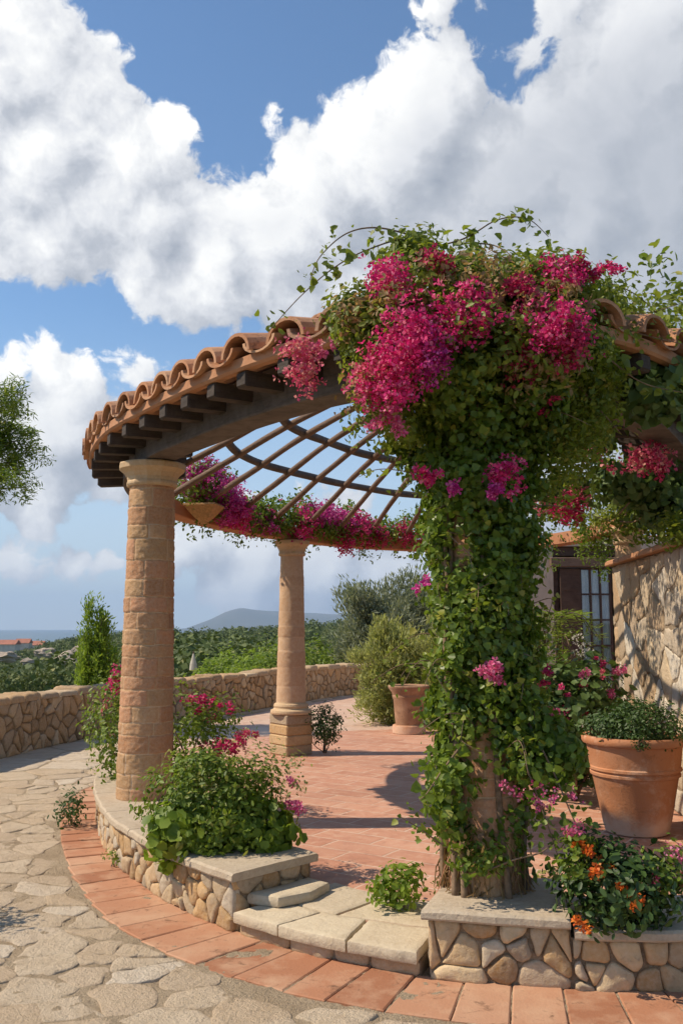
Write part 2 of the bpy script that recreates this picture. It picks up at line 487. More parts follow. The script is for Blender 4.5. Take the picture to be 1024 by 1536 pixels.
m, t, out = mat('sea_water')
co = coords(t)
n1 = t.noise(co, 0.01, 6, 0.6)
principled(t, out, t.mix(n1, (0.02, 0.075, 0.12), (0.035, 0.11, 0.16)), 0.35, n1, 1.0, 0.3, 0.5)
M['sea'] = m

m, t, out = mat('window_glass')
tp_ = t.n('ShaderNodeBsdfTransparent')
gl = t.n('ShaderNodeBsdfGlossy')
gl.inputs['Roughness'].default_value = 0.03
mx = t.n('ShaderNodeMixShader')
mx.inputs[0].default_value = 0.10
t.t.links.new(tp_.outputs[0], mx.inputs[1])
t.t.links.new(gl.outputs[0], mx.inputs[2])
t.t.links.new(mx.outputs[0], out.inputs[0])
M['glass'] = m

# ------------------------------------------------------------------ object helpers
ORIGIN = {}


def world_of(o):
    return ORIGIN.get(o.name, Vector((0, 0, 0)))


def build(name, verts, faces, m, parent=None, base=None, smooth=False, attr=None):
    """one mesh object; vertices are given in world space, its origin is its parent's or BASE"""
    org = Vector(base) if base is not None else (world_of(parent) if parent else Vector((0, 0, 0)))
    v = np.asarray(verts, dtype=np.float64).reshape(-1, 3) - np.array(org)
    me = bpy.data.meshes.new(name)
    if isinstance(faces, np.ndarray):
        k = faces.shape[1]
        me.vertices.add(len(v))
        me.vertices.foreach_set('co', v.astype(np.float32).ravel())
        me.loops.add(faces.size)
        me.loops.foreach_set('vertex_index', faces.astype(np.int32).ravel())
        me.polygons.add(len(faces))
        me.polygons.foreach_set('loop_start', np.arange(0, faces.size, k, dtype=np.int32))
        me.update(calc_edges=True)
    else:
        me.from_pydata(v.tolist(), [], [list(f) for f in faces])
        me.update()
    if smooth:
        me.polygons.foreach_set('use_smooth', np.ones(len(me.polygons), dtype=bool))
    if attr is not None:
        a = me.attributes.new('stone', 'FLOAT', 'POINT')
        a.data.foreach_set('value', np.asarray(attr, dtype=np.float32))
    if smooth == 'angle':
        me.set_sharp_from_angle(angle=R(35))
    me.materials.append(m)
    o = bpy.data.objects.new(name, me)
    C.objects.link(o)
    o.location = org - (world_of(parent) if parent else Vector((0, 0, 0)))
    if parent:
        o.parent = parent
    ORIGIN[o.name] = org
    return o


def tag(o, label=None, cat=None, group=None, kind=None):
    for k, v in (('label', label), ('category', cat), ('group', group), ('kind', kind)):
        if v:
            o[k] = v
    return o


def empty(name, loc, label, cat, group=None):
    o = bpy.data.objects.new(name, None)
    C.objects.link(o)
    o.location = Vector(loc)
    o.empty_display_size = 0.2
    ORIGIN[o.name] = Vector(loc)
    return tag(o, label, cat, group)


class MB:
    """collects shapes for one mesh"""

    def __init__(self):
        self.v, self.f = [], []

    def add(self, v, f):
        k = len(self.v)
        self.v.extend([tuple(p) for p in v])
        self.f.extend([tuple(i + k for i in q) for q in f])

    def box(self, c, sx, sy, sz, rot=0.0, bev=0.0):
        """C: centre of the bottom; ROT about z"""
        ca, sa = math.cos(rot), math.sin(rot)
        b = min(bev, sx / 3, sy / 3, sz / 3)
        levels = [(0, b), (b, 0), (sz - b, 0), (sz, b)] if b else [(0, 0), (sz, 0)]
        rings = []
        for z, ins in levels:
            x, y = sx / 2 - ins, sy / 2 - ins
            if b:
                pts = [(-x + b, -y), (x - b, -y), (x, -y + b), (x, y - b), (x - b, y), (-x + b, y), (-x, y - b), (-x, -y + b)]
            else:
                pts = [(-x, -y), (x, -y), (x, y), (-x, y)]
            rings.append([(c[0] + p[0] * ca - p[1] * sa, c[1] + p[0] * sa + p[1] * ca, c[2] + z) for p in pts])
        self.loft(rings, caps=True)

    def loft(self, rings, caps=False, closed=True):
        n = len(rings[0])
        v = [p for r in rings for p in r]
        f = []
        for i in range(len(rings) - 1):
            for j in range(n if closed else n - 1):
                a, b = i * n + j, i * n + (j + 1) % n
                f.append((a, b, b + n, a + n))
        if caps:
            f.append(tuple(range(n))[::-1])
            f.append(tuple(range((len(rings) - 1) * n, len(rings) * n)))
        self.add(v, f)

    def tube(self, pts, rad, seg=7, caps=True):
        pts = [Vector(p) for p in pts]
        if not hasattr(rad, '__len__'):
            rad = [rad] * len(pts)
        rings = []
        up = Vector((0.13, 0.27, 1)).normalized()
        for i, p in enumerate(pts):
            d = (pts[min(i + 1, len(pts) - 1)] - pts[max(i - 1, 0)]).normalized()
            a = d.cross(up)
            if a.length < 1e-3:
                a = d.cross(Vector((1, 0, 0)))
            a.normalize()
            b = d.cross(a)
            rings.append([tuple(p + (a * math.cos(2 * PI * k / seg) + b * math.sin(2 * PI * k / seg)) * rad[i]) for k in range(seg)])
        self.loft(rings, caps)

    def lathe(self, c, prof, seg=48, wob=0.0):
        """PROF: (radius, z) from the outside bottom up"""
        rings = []
        for r, z in prof:
            rings.append([(c[0] + r * math.cos(2 * PI * k / seg) * (1 + wob * noise.noise(Vector((math.cos(2 * PI * k / seg) * 2, math.sin(2 * PI * k / seg) * 2, z * 3)))),
                           c[1] + r * math.sin(2 * PI * k / seg), c[2] + z) for k in range(seg)])
        self.loft(rings, caps=True)

    def build(self, name, m, parent=None, base=None, smooth=False):
        return build(name, self.v, self.f, m, parent, base, smooth)


def catmull(pts, n, closed=False):
    """n points per span through PTS (any dimension)"""
    p = [np.array(q, float) for q in pts]
    k = len(p)
    res = []
    for i in range(k if closed else k - 1):
        if closed:
            a, b, c, d = p[(i - 1) % k], p[i], p[(i + 1) % k], p[(i + 2) % k]
        else:
            a, b, c, d = p[max(i - 1, 0)], p[i], p[i + 1], p[min(i + 2, k - 1)]
        for j in range(n):
            u = j / n
            res.append(0.5 * ((2 * b) + (c - a) * u + (2 * a - 5 * b + 4 * c - d) * u * u + (3 * b - a - 3 * c + d) * u ** 3))
    if not closed:
        res.append(p[-1])
    return np.array(res)


class Path:
    """a plan curve walked by its length; n points to the left hand of travel (outward if SIDE is chosen so)"""

    def __init__(self, pts, closed=False, side=1):
        q = np.array(pts, float)[:, :2]
        if closed:
            q = np.vstack([q, q[:1]])
        seg = np.linalg.norm(np.diff(q, axis=0), axis=1)
        self.s = np.concatenate([[0], np.cumsum(seg)])
        self.q, self.closed, self.side, self.L = q, closed, side, self.s[-1]

    def p(self, u):
        if self.closed:
            u = u % self.L
        return np.array([np.interp(u, self.s, self.q[:, 0]), np.interp(u, self.s, self.q[:, 1])])

    def d(self, u, e=0.06):
        a, b = (u - e, u + e) if self.closed else (max(0, u - e), min(self.L, u + e))
        v = self.p(b) - self.p(a)
        return v / np.linalg.norm(v)

    def n(self, u):
        d = self.d(u)
        return np.array([-d[1], d[0]]) * self.side

    def at(self, u, off):
        return self.p(u) + self.n(u) * off

    def near(self, x, y):
        us = np.arange(0, self.L, 0.02)
        px, py = np.interp(us, self.s, self.q[:, 0]), np.interp(us, self.s, self.q[:, 1])
        i = int(np.argmin((px - x) ** 2 + (py - y) ** 2))
        return us[i]


def cells(pts, x0, x1, y0, y1, near=16):
    """Voronoi cells of PTS clipped to a rectangle"""
    P = np.array(pts)
    res = []
    for i, c in enumerate(P):
        poly = [(x0, y0), (x1, y0), (x1, y1), (x0, y1)]
        d2 = ((P - c) ** 2).sum(axis=1)
        for j in np.argsort(d2)[1:near]:
            mx, my = (P[j] + c) / 2
            nx, ny = P[j] - c
            new = []
            for a, b in zip(poly, poly[1:] + poly[:1]):
                da = (a[0] - mx) * nx + (a[1] - my) * ny
                db = (b[0] - mx) * nx + (b[1] - my) * ny
                if da <= 0:
                    new.append(a)
                if da * db < 0:
                    k = da / (da - db)
                    new.append((a[0] + (b[0] - a[0]) * k, a[1] + (b[1] - a[1]) * k))
            poly = new
            if len(poly) < 3:
                break
        if len(poly) >= 3:
            res.append(poly)
    return res


def jitter_rows(w, h, cw, ch, rng, jit=0.36, mixed=False):
    pts = []
    nr = max(1, round(h / ch))
    extra = int(0.16 * w * h / (cw * ch))
    for r in range(nr):
        off = rng.uniform(0, 1)
        nc = max(1, round(w / cw))
        for c in range(-1, nc + 1):
            pts.append(((c + off + rng.uniform(-jit, jit)) * w / nc, (r + 0.5 + rng.uniform(-jit, jit)) * h / nr))
    pts = [p for p in pts if -0.02 * w <= p[0] <= w * 1.02]
    if mixed:
        pts = [p for p in pts if rng.uniform() > .2] + [(rng.uniform(0, w), rng.uniform(0, h)) for _ in range(extra)]
    return pts


def area_c(poly):
    a = cx = cy = 0
    for (x0, y0), (x1, y1) in zip(poly, poly[1:] + poly[:1]):
        k = x0 * y1 - x1 * y0
        a += k
        cx += (x0 + x1) * k
        cy += (y0 + y1) * k
    if abs(a) < 1e-9:
        return 0, np.mean([p[0] for p in poly]), np.mean([p[1] for p in poly])
    return a / 2, cx / (3 * a), cy / (3 * a)


def stone(mb, poly, gap, height, fmap, rng, rounds=1, back=0.03, rough=0.25, dome=1.0, step=0.07, nz=1.0, rag=0.0):
    """one dressed stone: rounded outline, eased edge, uneven face; fmap(u, v, h) places it"""
    a, cx, cy = area_c(poly)
    if abs(a) < 0.0004:
        return
    sub = []
    for p, q in zip(poly, poly[1:] + poly[:1]):
        L = math.dist(p, q)
        if L < 1e-5:
            continue
        k = max(1, int(L / step))
        for i in range(k):
            sub.append((p[0] + (q[0] - p[0]) * i / k, p[1] + (q[1] - p[1]) * i / k))
    size = math.sqrt(abs(a))
    out = []
    for x, y in sub:
        L = math.hypot(x - cx, y - cy) or 1e-6
        k = max(0.35, 1 - gap / L * rng.uniform(0.7, 1.4))
        if rag:
            k *= 1 + rag / L * (noise.noise(Vector((x * 7, y * 7, 1.7))) + .6 * noise.noise(Vector((x * 19, y * 19, 4.7))))
        out.append((cx + (x - cx) * k, cy + (y - cy) * k))
    for _ in range(rounds):
        new = []
        for p, q in zip(out, out[1:] + out[:1]):
            new += [(p[0] * .75 + q[0] * .25, p[1] * .75 + q[1] * .25), (p[0] * .25 + q[0] * .75, p[1] * .25 + q[1] * .75)]
        out = new
        if len(out) > 40:
            break
    hh = height * rng.uniform(0.7, 1.25)
    tx, ty = rng.uniform(-rough, rough), rng.uniform(-rough, rough)
    ox = rng.uniform(0, 100)
    rings = []
    for s, hk in ((1.0, -back / max(hh, 1e-6)), (0.985, 0.35), (0.94, 0.75), (0.82, 1.0), (0.5, 1.0 + 0.15 * dome)):
        ring = []
        for x, y in out:
            X, Y = cx + (x - cx) * s, cy + (y - cy) * s
            h = hh * hk
            if hk > 0:
                h += hh * ((X - cx) / size * tx + (Y - cy) / size * ty) * hk
                h += hh * nz * 0.30 * noise.noise(Vector((X * 9 + ox, Y * 9, 0.3))) + hh * nz * 0.22 * noise.noise(Vector((X * 24 + ox, Y * 24, 2.3)))
            ring.append(fmap(X, Y, h))
        rings.append(ring)
    n = len(out)
    v = [p for r in rings for p in r] + [fmap(cx, cy, hh * (1.0 + 0.18 * dome))]
    f = []
    for i in range(4):
        for j in range(n):
            f.append((i * n + j, i * n + (j + 1) % n, (i + 1) * n + (j + 1) % n, (i + 1) * n + j))
    for j in range(n):
        f.append((4 * n + j, 4 * n + (j + 1) % n, 5 * n))
    mb.add(v, f)


# ------------------------------------------------------------------ foliage helpers
IVY = np.array([(0, 0, 0), (.18, .46, .10), (.62, .34, .05), (1, 0, -.10), (.62, -.34, .05), (.18, -.46, .10)])
IVY_F = [(0, 3, 2, 1), (0, 5, 4, 3)]
OVAL = np.array([(0, 0, 0), (.35, .24, .05), (.75, .20, .03), (1, 0, -.06), (.75, -.20, .03), (.35, -.24, .05)])
SLIM = np.array([(0, 0, 0), (.5, .10, .02), (1, 0, 0), (.5, -.10, .02)])
SLIM_F = [(0, 3, 2, 1)]
ROUND = np.array([(0, 0, 0), (.15, .5, .09), (.7, .5, .09), (1, 0, -.05), (.7, -.5, .09), (.15, -.5, .09)])
_p = []
for _k in range(3):
    _a = 2 * PI * _k / 3
    for r_, da_, z_ in ((0.05, 0, 0), (0.42, -0.62, .28), (0.60, 0, .34), (0.42, 0.62, .28)):
        _p.append((r_ * math.cos(_a + da_), r_ * math.sin(_a + da_), z_))
BRACT = np.array(_p)
BRACT_F = [(4 * k, 4 * k + 1, 4 * k + 2, 4 * k + 3) for k in range(3)]
_join = [(0, 4), (0, 8)]


def unit(v):
    return v / np.maximum(np.linalg.norm(v, axis=-1, keepdims=True), 1e-9)


def scatter(pts, nrm, size, tmpl, tf, rng, spin=True, along=None):
    """a copy of a small template at every point, facing NRM; returns vertices and quads"""
    n = len(pts)
    nrm = unit(nrm)
    a = rng.normal(size=(n, 3)) if along is None else along + rng.normal(size=(n, 3)) * 0.35
    d = unit(a - (a * nrm).sum(1, keepdims=True) * nrm)
    s = np.cross(nrm, d)
    sz = (size * rng.uniform(0.6, 1.35, n))[:, None, None]
    t = tmpl[None]
    v = pts[:, None, :] + sz * (t[..., 0:1] * d[:, None] + t[..., 1:2] * s[:, None] + t[..., 2:3] * nrm[:, None])
    k = len(tmpl)
    f = (np.arange(n)[:, None, None] * k + np.array(tf)[None]).reshape(-1, 4)
    return v.reshape(-1, 3), f


class Foliage:
    def __init__(self):
        self.v, self.f, self.n = [], [], 0

    def add(self, v, f):
        self.v.append(v)
        self.f.append(f + self.n)
        self.n += len(v)

    def build(self, name, m, parent=None, base=None):
        return build(name, np.vstack(self.v), np.vstack(self.f), m, parent, base)


def blob_points(c, r, n, rng, shell=0.5, bumpy=0.25, seed=0.0):
    """points in a lumpy ellipsoid, denser towards its outside; also outward directions"""
    d = unit(rng.normal(size=(n, 3)))
    rad = rng.uniform(0, 1, n) ** (1 / 3)
    rad = shell + (1 - shell) * rad
    k = np.array([1 + bumpy * 1.6 * noise.noise(Vector(q * 2.1) + Vector((seed, seed * .7, 0))) for q in d])
    return np.array(c) + d * np.array(r) * (rad * k)[:, None], d


def clumps(fo, centers, n, rad, size, tmpl, tf, rng, up=0.5, outward=None, flat=0.8, along=None, rnd=0.55):
    """a spray of N leaves round every centre"""
    centers = np.asarray(centers)
    k = len(centers)
    g3 = rng.normal(size=(k, n, 3))
    g3 *= np.minimum(1, 1.75 / np.maximum(np.linalg.norm(g3, axis=2, keepdims=True), 1e-6))
    off = g3 * rad * np.array([1, 1, flat]) * rng.uniform(0.6, 1.3, (k, 1, 1))
    pts = (centers[:, None] + off).reshape(-1, 3)
    o = np.zeros_like(centers) if outward is None else outward
    nr = (o[:, None] * 0.9 + off / rad * 0.35 + rng.normal(size=(k, n, 3)) * rnd + np.array([0, 0, up])).reshape(-1, 3)
    al = None
    if along is not None:
        al = (np.repeat(o, n, axis=0) * along[0] + np.array([0, 0, along[1]]))
        nr = rng.normal(size=nr.shape)
    v, f = scatter(pts, nr, size, tmpl, tf, rng, along=al)
    fo.add(v, f)


def blossom(name, c, r, n, m, parent, size=0.045, rng=RNG, shell=0.35):
    """one head of papery bracts"""
    k = max(2, n // 11)
    p, d = blob_points(c, r, k, rng, shell, 0.55, rng.uniform(0, 50))
    rad = min(0.032, 0.34 * min(r)) if size < .05 else .045
    p = (p[:, None] + rng.normal(size=(k, 11, 3)) * rad).reshape(-1, 3)
    d = np.repeat(d, 11, axis=0)
    v, f = scatter(p, d + rng.normal(size=p.shape) * 0.5 + np.array([0, -0.2, 0.2]), size, BRACT, BRACT_F, rng)
    return build(name, v, f, m, parent)


def stems(base, tips, r, rng, parent, name='stem', m=None, bend=0.15):
    mb = MB()
    for tp in tips:
        a, b = np.array(base, float), np.array(tp, float)
        a = a + np.array([rng.uniform(-.03, .03), rng.uniform(-.03, .03), 0])
        L = np.linalg.norm(b - a)
        mid1 = a + (b - a) * 0.35 + rng.normal(size=3) * bend * L * 0.4 + np.array([0, 0, 0.1 * L])
        mid2 = a + (b - a) * 0.7 + rng.normal(size=3) * bend * L * 0.4 + np.array([0, 0, 0.08 * L])
        pts = catmull([a, mid1, mid2, b], 4)
        mb.tube(pts, list(np.linspace(r, r * 0.3, len(pts))), 5)
    return mb.build(name, m or M['stem'], parent, smooth=True)


def shrub(name, base, r, h, leaf, leafm, label, cat='shrub', group=None, n=60, per=40, tmpl=OVAL, tf=IVY_F, seed=1, flowers=(), spray=0.1,
          up=0.5, shell=0.45, bumpy=0.35, nstem=9, flat=0.8, low=0.55):
    """a bush: stems, leaf sprays round an uneven outline, and flower heads ((dx,dy,dz),radius,count,material,size)"""
    rng = np.random.default_rng(seed)
    o = empty(name, base, label, cat, group)
    c = np.array(base) + np.array([0, 0, h * low])
    rr = np.array([r[0], r[1], h * (1 - low)]) if hasattr(r, '__len__') else np.array([r, r, h * (1 - low)])
    p, d = blob_points(c, rr, n, rng, shell, bumpy, seed * 3.1)
    p[:, 2] = np.maximum(p[:, 2], base[2] + 0.05)
    fo = Foliage()
    clumps(fo, p, per, spray, leaf, tmpl, tf, rng, up, d, flat)
    fo.build('foliage', leafm, o)
    stems(base, p[:nstem], max(0.006, 0.012 * h), rng, o)
    for (off, fr, fn, fm, fs) in flowers:
        blossom('blossom', np.array(base) + np.array(off), fr, fn, fm, o, fs, rng)
    return o


# ------------------------------------------------------------------ ground, path, terrace
def sstep(a, b, x):
    t_ = min(1.0, max(0.0, (x - a) / (b - a)))
    return t_ * t_ * (3 - 2 * t_)


def path_z(y):
    return 0.108 * sstep(6.5, 11.0, y)


FLOOR_Z, CAP_Z = 0.125, 0.34
# outer face of the low plinth in plan, from behind the left column round the front
PLINTH = Path(catmull([(-1.95, 10.3), (-2.3, 9.4), (-2.13, 8.3), (-1.72, 7.1), (-1.35, 6.4), (-1.0, 5.86), (-.62, 5.42), (-.2, 5.06), (.05, 4.91), (.42, 4.73), (.95, 4.60), (1.57, 4.55), (2.4, 4.75), (3.3, 5.4), (4.2, 6.4)], 10), side=-1)
U_LEFT0 = PLINTH.near(-2.05, 10.1)
U_LEFT1 = PLINTH.near(-.60, 5.40)
U_RIGHT0 = PLINTH.near(.43, 4.72)
U_RIGHT1 = PLINTH.near(1.08, 4.58)
U_RIGHT2 = PLINTH.near(3.3, 5.4)


def border_w(u):
    return 0.30 + 0.16 * sstep(PLINTH.near(-1.9, 7.5), PLINTH.near(-.62, 5.42), u)


poly = [tuple(PLINTH.at(u, -0.30)) for u in np.linspace(0.1, PLINTH.L - 0.1, 90)]
poly += [(7.5, 8.0), (7.5, 16.2), (3.5, 15.6), (1.5, 15.0), (-.2, 14.4), (-1.5, 13.6), (-2.15, 12.2)]
mb = MB()
mb.loft([[(x, y, -0.2) for x, y in poly], [(x, y, FLOOR_Z) for x, y in poly]], caps=True)
FLOOR_POLY = poly
tag(mb.build('terrace_floor', M['terrace']), kind='structure')

BACK = [(-2.35, 12.3), (-2.5, 13.4), (-2.3, 15.4), (-1.2, 18.6), (.1, 21.6), (1.2, 23.1), (3, 24.3), (7.5, 24.5)]
edge = [(7.5, 16.2), (3.5, 15.6), (1.5, 15.0), (-.2, 14.4), (-1.5, 13.6), (-2.15, 12.2)]
mb = MB()
mb.loft([[(x, y, .02) for x, y in edge + BACK][::-1], [(x, y, .1225) for x, y in edge + BACK][::-1]], caps=True)
tag(mb.build('rear_paving', M['rear_paving']), kind='structure')

# sandy bed of the path
def bed(name, xs, ys, fine):
    v, f = [], []
    for y in ys:
        for x in xs:
            p = Vector((x, y, 0))
            h = 0.007 * noise.noise(p * 3.7)
            if fine:
                h += 0.0075 * noise.noise(p * 9) + 0.006 * noise.noise(p * 27)
            v.append((x, y, path_z(y) + 0.006 + h))
    n = len(xs)
    for j in range(len(ys) - 1):
        for i in range(n - 1):
            a = j * n + i
            f.append((a, a + 1, a + n + 1, a + n))
    tag(build(name, v, f, M['sand'], smooth=True), kind='structure')


bed('path_bed', np.linspace(-5.2, 3.4, 420), np.linspace(2.6, 8.6, 300), True)
bed('path_bed', np.linspace(-7.5, 8, 100), np.linspace(8.6, 27, 130), False)
bed('path_bed', np.linspace(-7.5, 8, 60), np.linspace(-1.5, 2.6, 30), False)
bed('path_bed', np.linspace(-7.5, -5.2, 20), np.linspace(2.6, 8.6, 40), False)
bed('path_bed', np.linspace(3.4, 8, 30), np.linspace(2.6, 8.6, 40), False)


def inside(poly, x, y):
    r, j = False, len(poly) - 1
    for i in range(len(poly)):
        (xi, yi), (xj, yj) = poly[i], poly[j]
        if (yi > y) != (yj > y) and x < (xj - xi) * (y - yi) / (yj - yi) + xi:
            r = not r
        j = i
    return r


BORDER_OUT = [tuple(PLINTH.at(u, border_w(u) + 0.012)) for u in np.linspace(0.0, PLINTH.L, 160)]
KEEP_OUT = BORDER_OUT + [(7.5, 8.0)] + BACK[::-1]
KO = np.array(KEEP_OUT)
rng = np.random.default_rng(5)
pts = []
x0, x1, y0, y1 = -6.0, 5.0, 1.6, 25.0
yy = y0
while yy < y1:
    cs = 0.31 if yy < 10 else 0.60
    xx = x0 + rng.uniform(0, cs)
    while xx < x1:
        pts.append((xx + rng.uniform(-.42, .42) * cs, yy + rng.uniform(-.42, .42) * cs * 0.8))
        xx += cs * rng.uniform(0.75, 1.45)
    yy += cs * 0.72
mb = MB()
for poly in cells(pts, x0, x1, y0, y1):
    a, cx, cy = area_c(poly)
    if inside(KEEP_OUT, cx, cy) or abs(cx) > 0.75 * cy + 1.5:
        continue
    q = []
    for (x, y) in poly:
        if inside(KEEP_OUT, x, y):
            k = int(np.argmin((KO[:, 0] - x) ** 2 + (KO[:, 1] - y) ** 2))
            x, y = KO[k]
        q.append((x, y))
    if cy > 21.5 and cx < 1:
        pass
    stone(mb, q, 0.007, 0.0085, lambda u, v_, h: (u, v_, path_z(v_) + h + 0.0045), rng, rounds=1, back=0.02, rough=0.6, dome=0.1, step=0.05 if cy < 8 else (0.1 if cy < 12 else .25), nz=1.3, rag=0.05)
tag(mb.build('flagstone_path', M['flag'], smooth=True), kind='structure')

# border of terracotta tiles round the plinth
mb = MB()
u = 0.02
rng = np.random.default_rng(8)
while u < PLINTH.L - 0.25:
    du = 0.235 * rng.uniform(0.95, 1.05)
    g_ = 0.0035
    zt = path_z(PLINTH.p(u)[1]) + 0.014 + rng.uniform(-.002, .002)
    tl = [rng.uniform(-.003, .003) for _ in range(4)]
    w0, w1_ = -0.02, border_w(u) * rng.uniform(0.985, 1.015)
    cor = [(u + g_, w0), (u + du - g_, w0), (u + du - g_, w1_), (u + g_, w1_)]
    rings = []
    for ins, z in ((0, -0.05), (0, -0.005), (0.006, 0.0)):
        ring = []
        for k, (cu, cw) in enumerate(cor):
            cu2 = cu + (ins if k in (0, 3) else -ins)
            cw2 = cw + (ins if k in (0, 1) else -ins)
            x, y = PLINTH.at(cu2, cw2)
            ring.append((x, y, zt + z + tl[k]))
        rings.append(ring)
    mb.loft(rings, caps=True)
    u += du
tag(mb.build('border_tile_band', M['border']), kind='structure')


# ------------------------------------------------------------------ stone walls
def sweep(path, u0, u1, outline, n=40):
    """solid of a constant section ((offset, z) points) along a path"""
    mb = MB()
    rings = []
    for u in np.linspace(u0, u1, n):
        rings.append([(*path.at(u, o), z) for o, z in outline])
    mb.loft(rings, caps=True)
    return mb


def rubble_face(mb, w, h, cw, ch, fmap, seed, gap=0.004, height=0.032, jit=0.46, step=0.055, rounds=1, dome=1.0, nz=1.7, rag=0.014):
    rng = np.random.default_rng(seed)
    for poly in cells(jitter_rows(w, h, cw, ch, rng, jit, True), 0, w, 0, h):
        stone(mb, poly, gap, height, fmap, rng, rounds=rounds, dome=dome, step=step, nz=nz, rag=rag)


def cap_slabs(o, path, u0, u1, off0, off1, z, th, lens, seed, m, name='cap_slab', wob=0.006):
    """coping slabs end to end"""
    rng = np.random.default_rng(seed)
    u = u0
    while u < u1 - 0.02:
        L = rng.uniform(*lens)
        e = u + L if u + L < u1 - lens[0] * 0.5 else u1
        mb = MB()
        k = max(3, int((e - u) / 0.07))
        rings = []
        for i in range(k + 1):
            uu = u + 0.004 + (e - u - 0.008) * i / k
            a = wob * noise.noise(Vector((uu * 6, seed, 0))) * 2
            b = wob * noise.noise(Vector((uu * 6, seed, 5))) * 2
            zz = z + wob * 0.6 * noise.noise(Vector((uu * 4, seed, 9)))
            o0, o1 = off0 + a, off1 + b
            endb = 0.006 if i in (0, k) else 0
            sec = [(o0 + .004, zz - th), (o1 - .006, zz - th), (o1, zz - th + .01), (o1 - .002, zz - .012 - endb), (o1 - .014, zz - endb), (o1 - .5 * (o1 - o0), zz + .003 - endb), (o0 + .012, zz - endb), (o0, zz - .012 - endb)]
            rings.append([(*path.at(uu, q[0]), q[1]) for q in sec])
        mb.loft(rings, caps=True)
        mb.build(name, m, o)
        u = e


# left plinth, carrying the near left column
u0, u1 = U_LEFT0, U_LEFT1
W_ = 0.62
left_plinth = empty('plinth_wall', (*PLINTH.at((u0 + u1) / 2, -0.3), 0.0), 'low curved rubble stone plinth under the left brick-coursed column', 'low wall')
sweep(PLINTH, u0 + .01, u1 - .012, [(-W_ + .02, -0.1), (-0.014, -0.1), (-0.014, CAP_Z - .055), (-W_ + .02, CAP_Z - .055)], 60).build('wall_core', M['mortar'], left_plinth)
mb = MB()
rubble_face(mb, u1 - u0, CAP_Z - .052, 0.15, 0.105, lambda a, b, h: (*PLINTH.at(u0 + a, -0.014 + h), b + 0.004), 21, height=0.022, dome=.7)
e0, e1 = PLINTH.at(u1 - .012, -0.01), PLINTH.at(u1 - .012, -W_ + .02)
ed = PLINTH.d(u1 - .05)
rubble_face(mb, W_ - .05, CAP_Z - .052, 0.14, 0.11, lambda a, b, h: (*(e0 + (e1 - e0) / np.linalg.norm(e1 - e0) * a + ed * h), b + 0.004), 22, height=0.018)
mb.build('stone_facing', M['rubble'], left_plinth, smooth=True)
cap_slabs(left_plinth, PLINTH, u0, u1 + 0.03, -W_ - 0.02, 0.04, CAP_Z, 0.052, (0.65, 0.95), 3, M['cap'])

# right plinth, taller block under the vine column then a slightly lower run
right_plinth = empty('plinth_wall', (*PLINTH.at((U_RIGHT0 + U_RIGHT1) / 2, -0.3), 0.0), 'low rubble stone plinth under the column smothered in vine', 'low wall')
for (a0, a1, z, wd, sd, ends) in ((U_RIGHT0, U_RIGHT1, CAP_Z, 0.66, 31, True), (U_RIGHT1 + .004, U_RIGHT2, CAP_Z - .045, 0.5, 36, False)):
    sweep(PLINTH, a0 + (.012 if ends else -.03), a1 - .002, [(-wd + .02, -0.1), (-0.014, -0.1), (-0.014, z - .055), (-wd + .02, z - .055)], 40).build('wall_core', M['mortar'], right_plinth)
    mb = MB()
    rubble_face(mb, a1 - a0, z - .052, 0.15, 0.105, lambda a, b, h, a0=a0: (*PLINTH.at(a0 + a, -0.014 + h), b + 0.004), sd, height=0.022)
    if ends:
        s0, s1 = PLINTH.at(a0 + .012, -0.01), PLINTH.at(a0 + .012, -wd + .02)
        dd = -PLINTH.d(a0 + .05)
        rubble_face(mb, wd - .04, z - .052, 0.16, 0.12, lambda a, b, h: (*(s0 + (s1 - s0) / np.linalg.norm(s1 - s0) * a + dd * h), b + 0.004), sd + 1, height=0.016)
    mb.build('stone_facing', M['rubble'], right_plinth, smooth=True)
    cap_slabs(right_plinth, PLINTH, a0 - (0.03 if ends else -0.006), a1, -wd - .02, 0.04, z, 0.05, (0.66, 0.9) if ends else (0.7, 1.1), sd + 3, M['cap'])

# entrance step between the two plinths
step = empty('entry_step', (*PLINTH.at((U_LEFT1 + U_RIGHT0) / 2, -0.1), 0.0), 'wide pale stone step of irregular slabs between the two plinths', 'step')
su0, su1 = U_LEFT1 + 0.04, U_RIGHT0 - 0.045
sweep(PLINTH, su0, su1, [(-.8, 0.0), (-0.016, 0.0), (-0.016, 0.075), (-.8, 0.075)], 30).build('step_core', M['mortar'], step)
mb = MB()
rubble_face(mb, su1 - su0, 0.082, 0.19, 0.1, lambda a, b, h: (*PLINTH.at(su0 + a, -0.016 + h), b + 0.002), 41, height=0.02, jit=0.25)
mb.build('riser_stones', M['rubble'], step, smooth=True)
rng = np.random.default_rng(44)
LS = su1 - su0


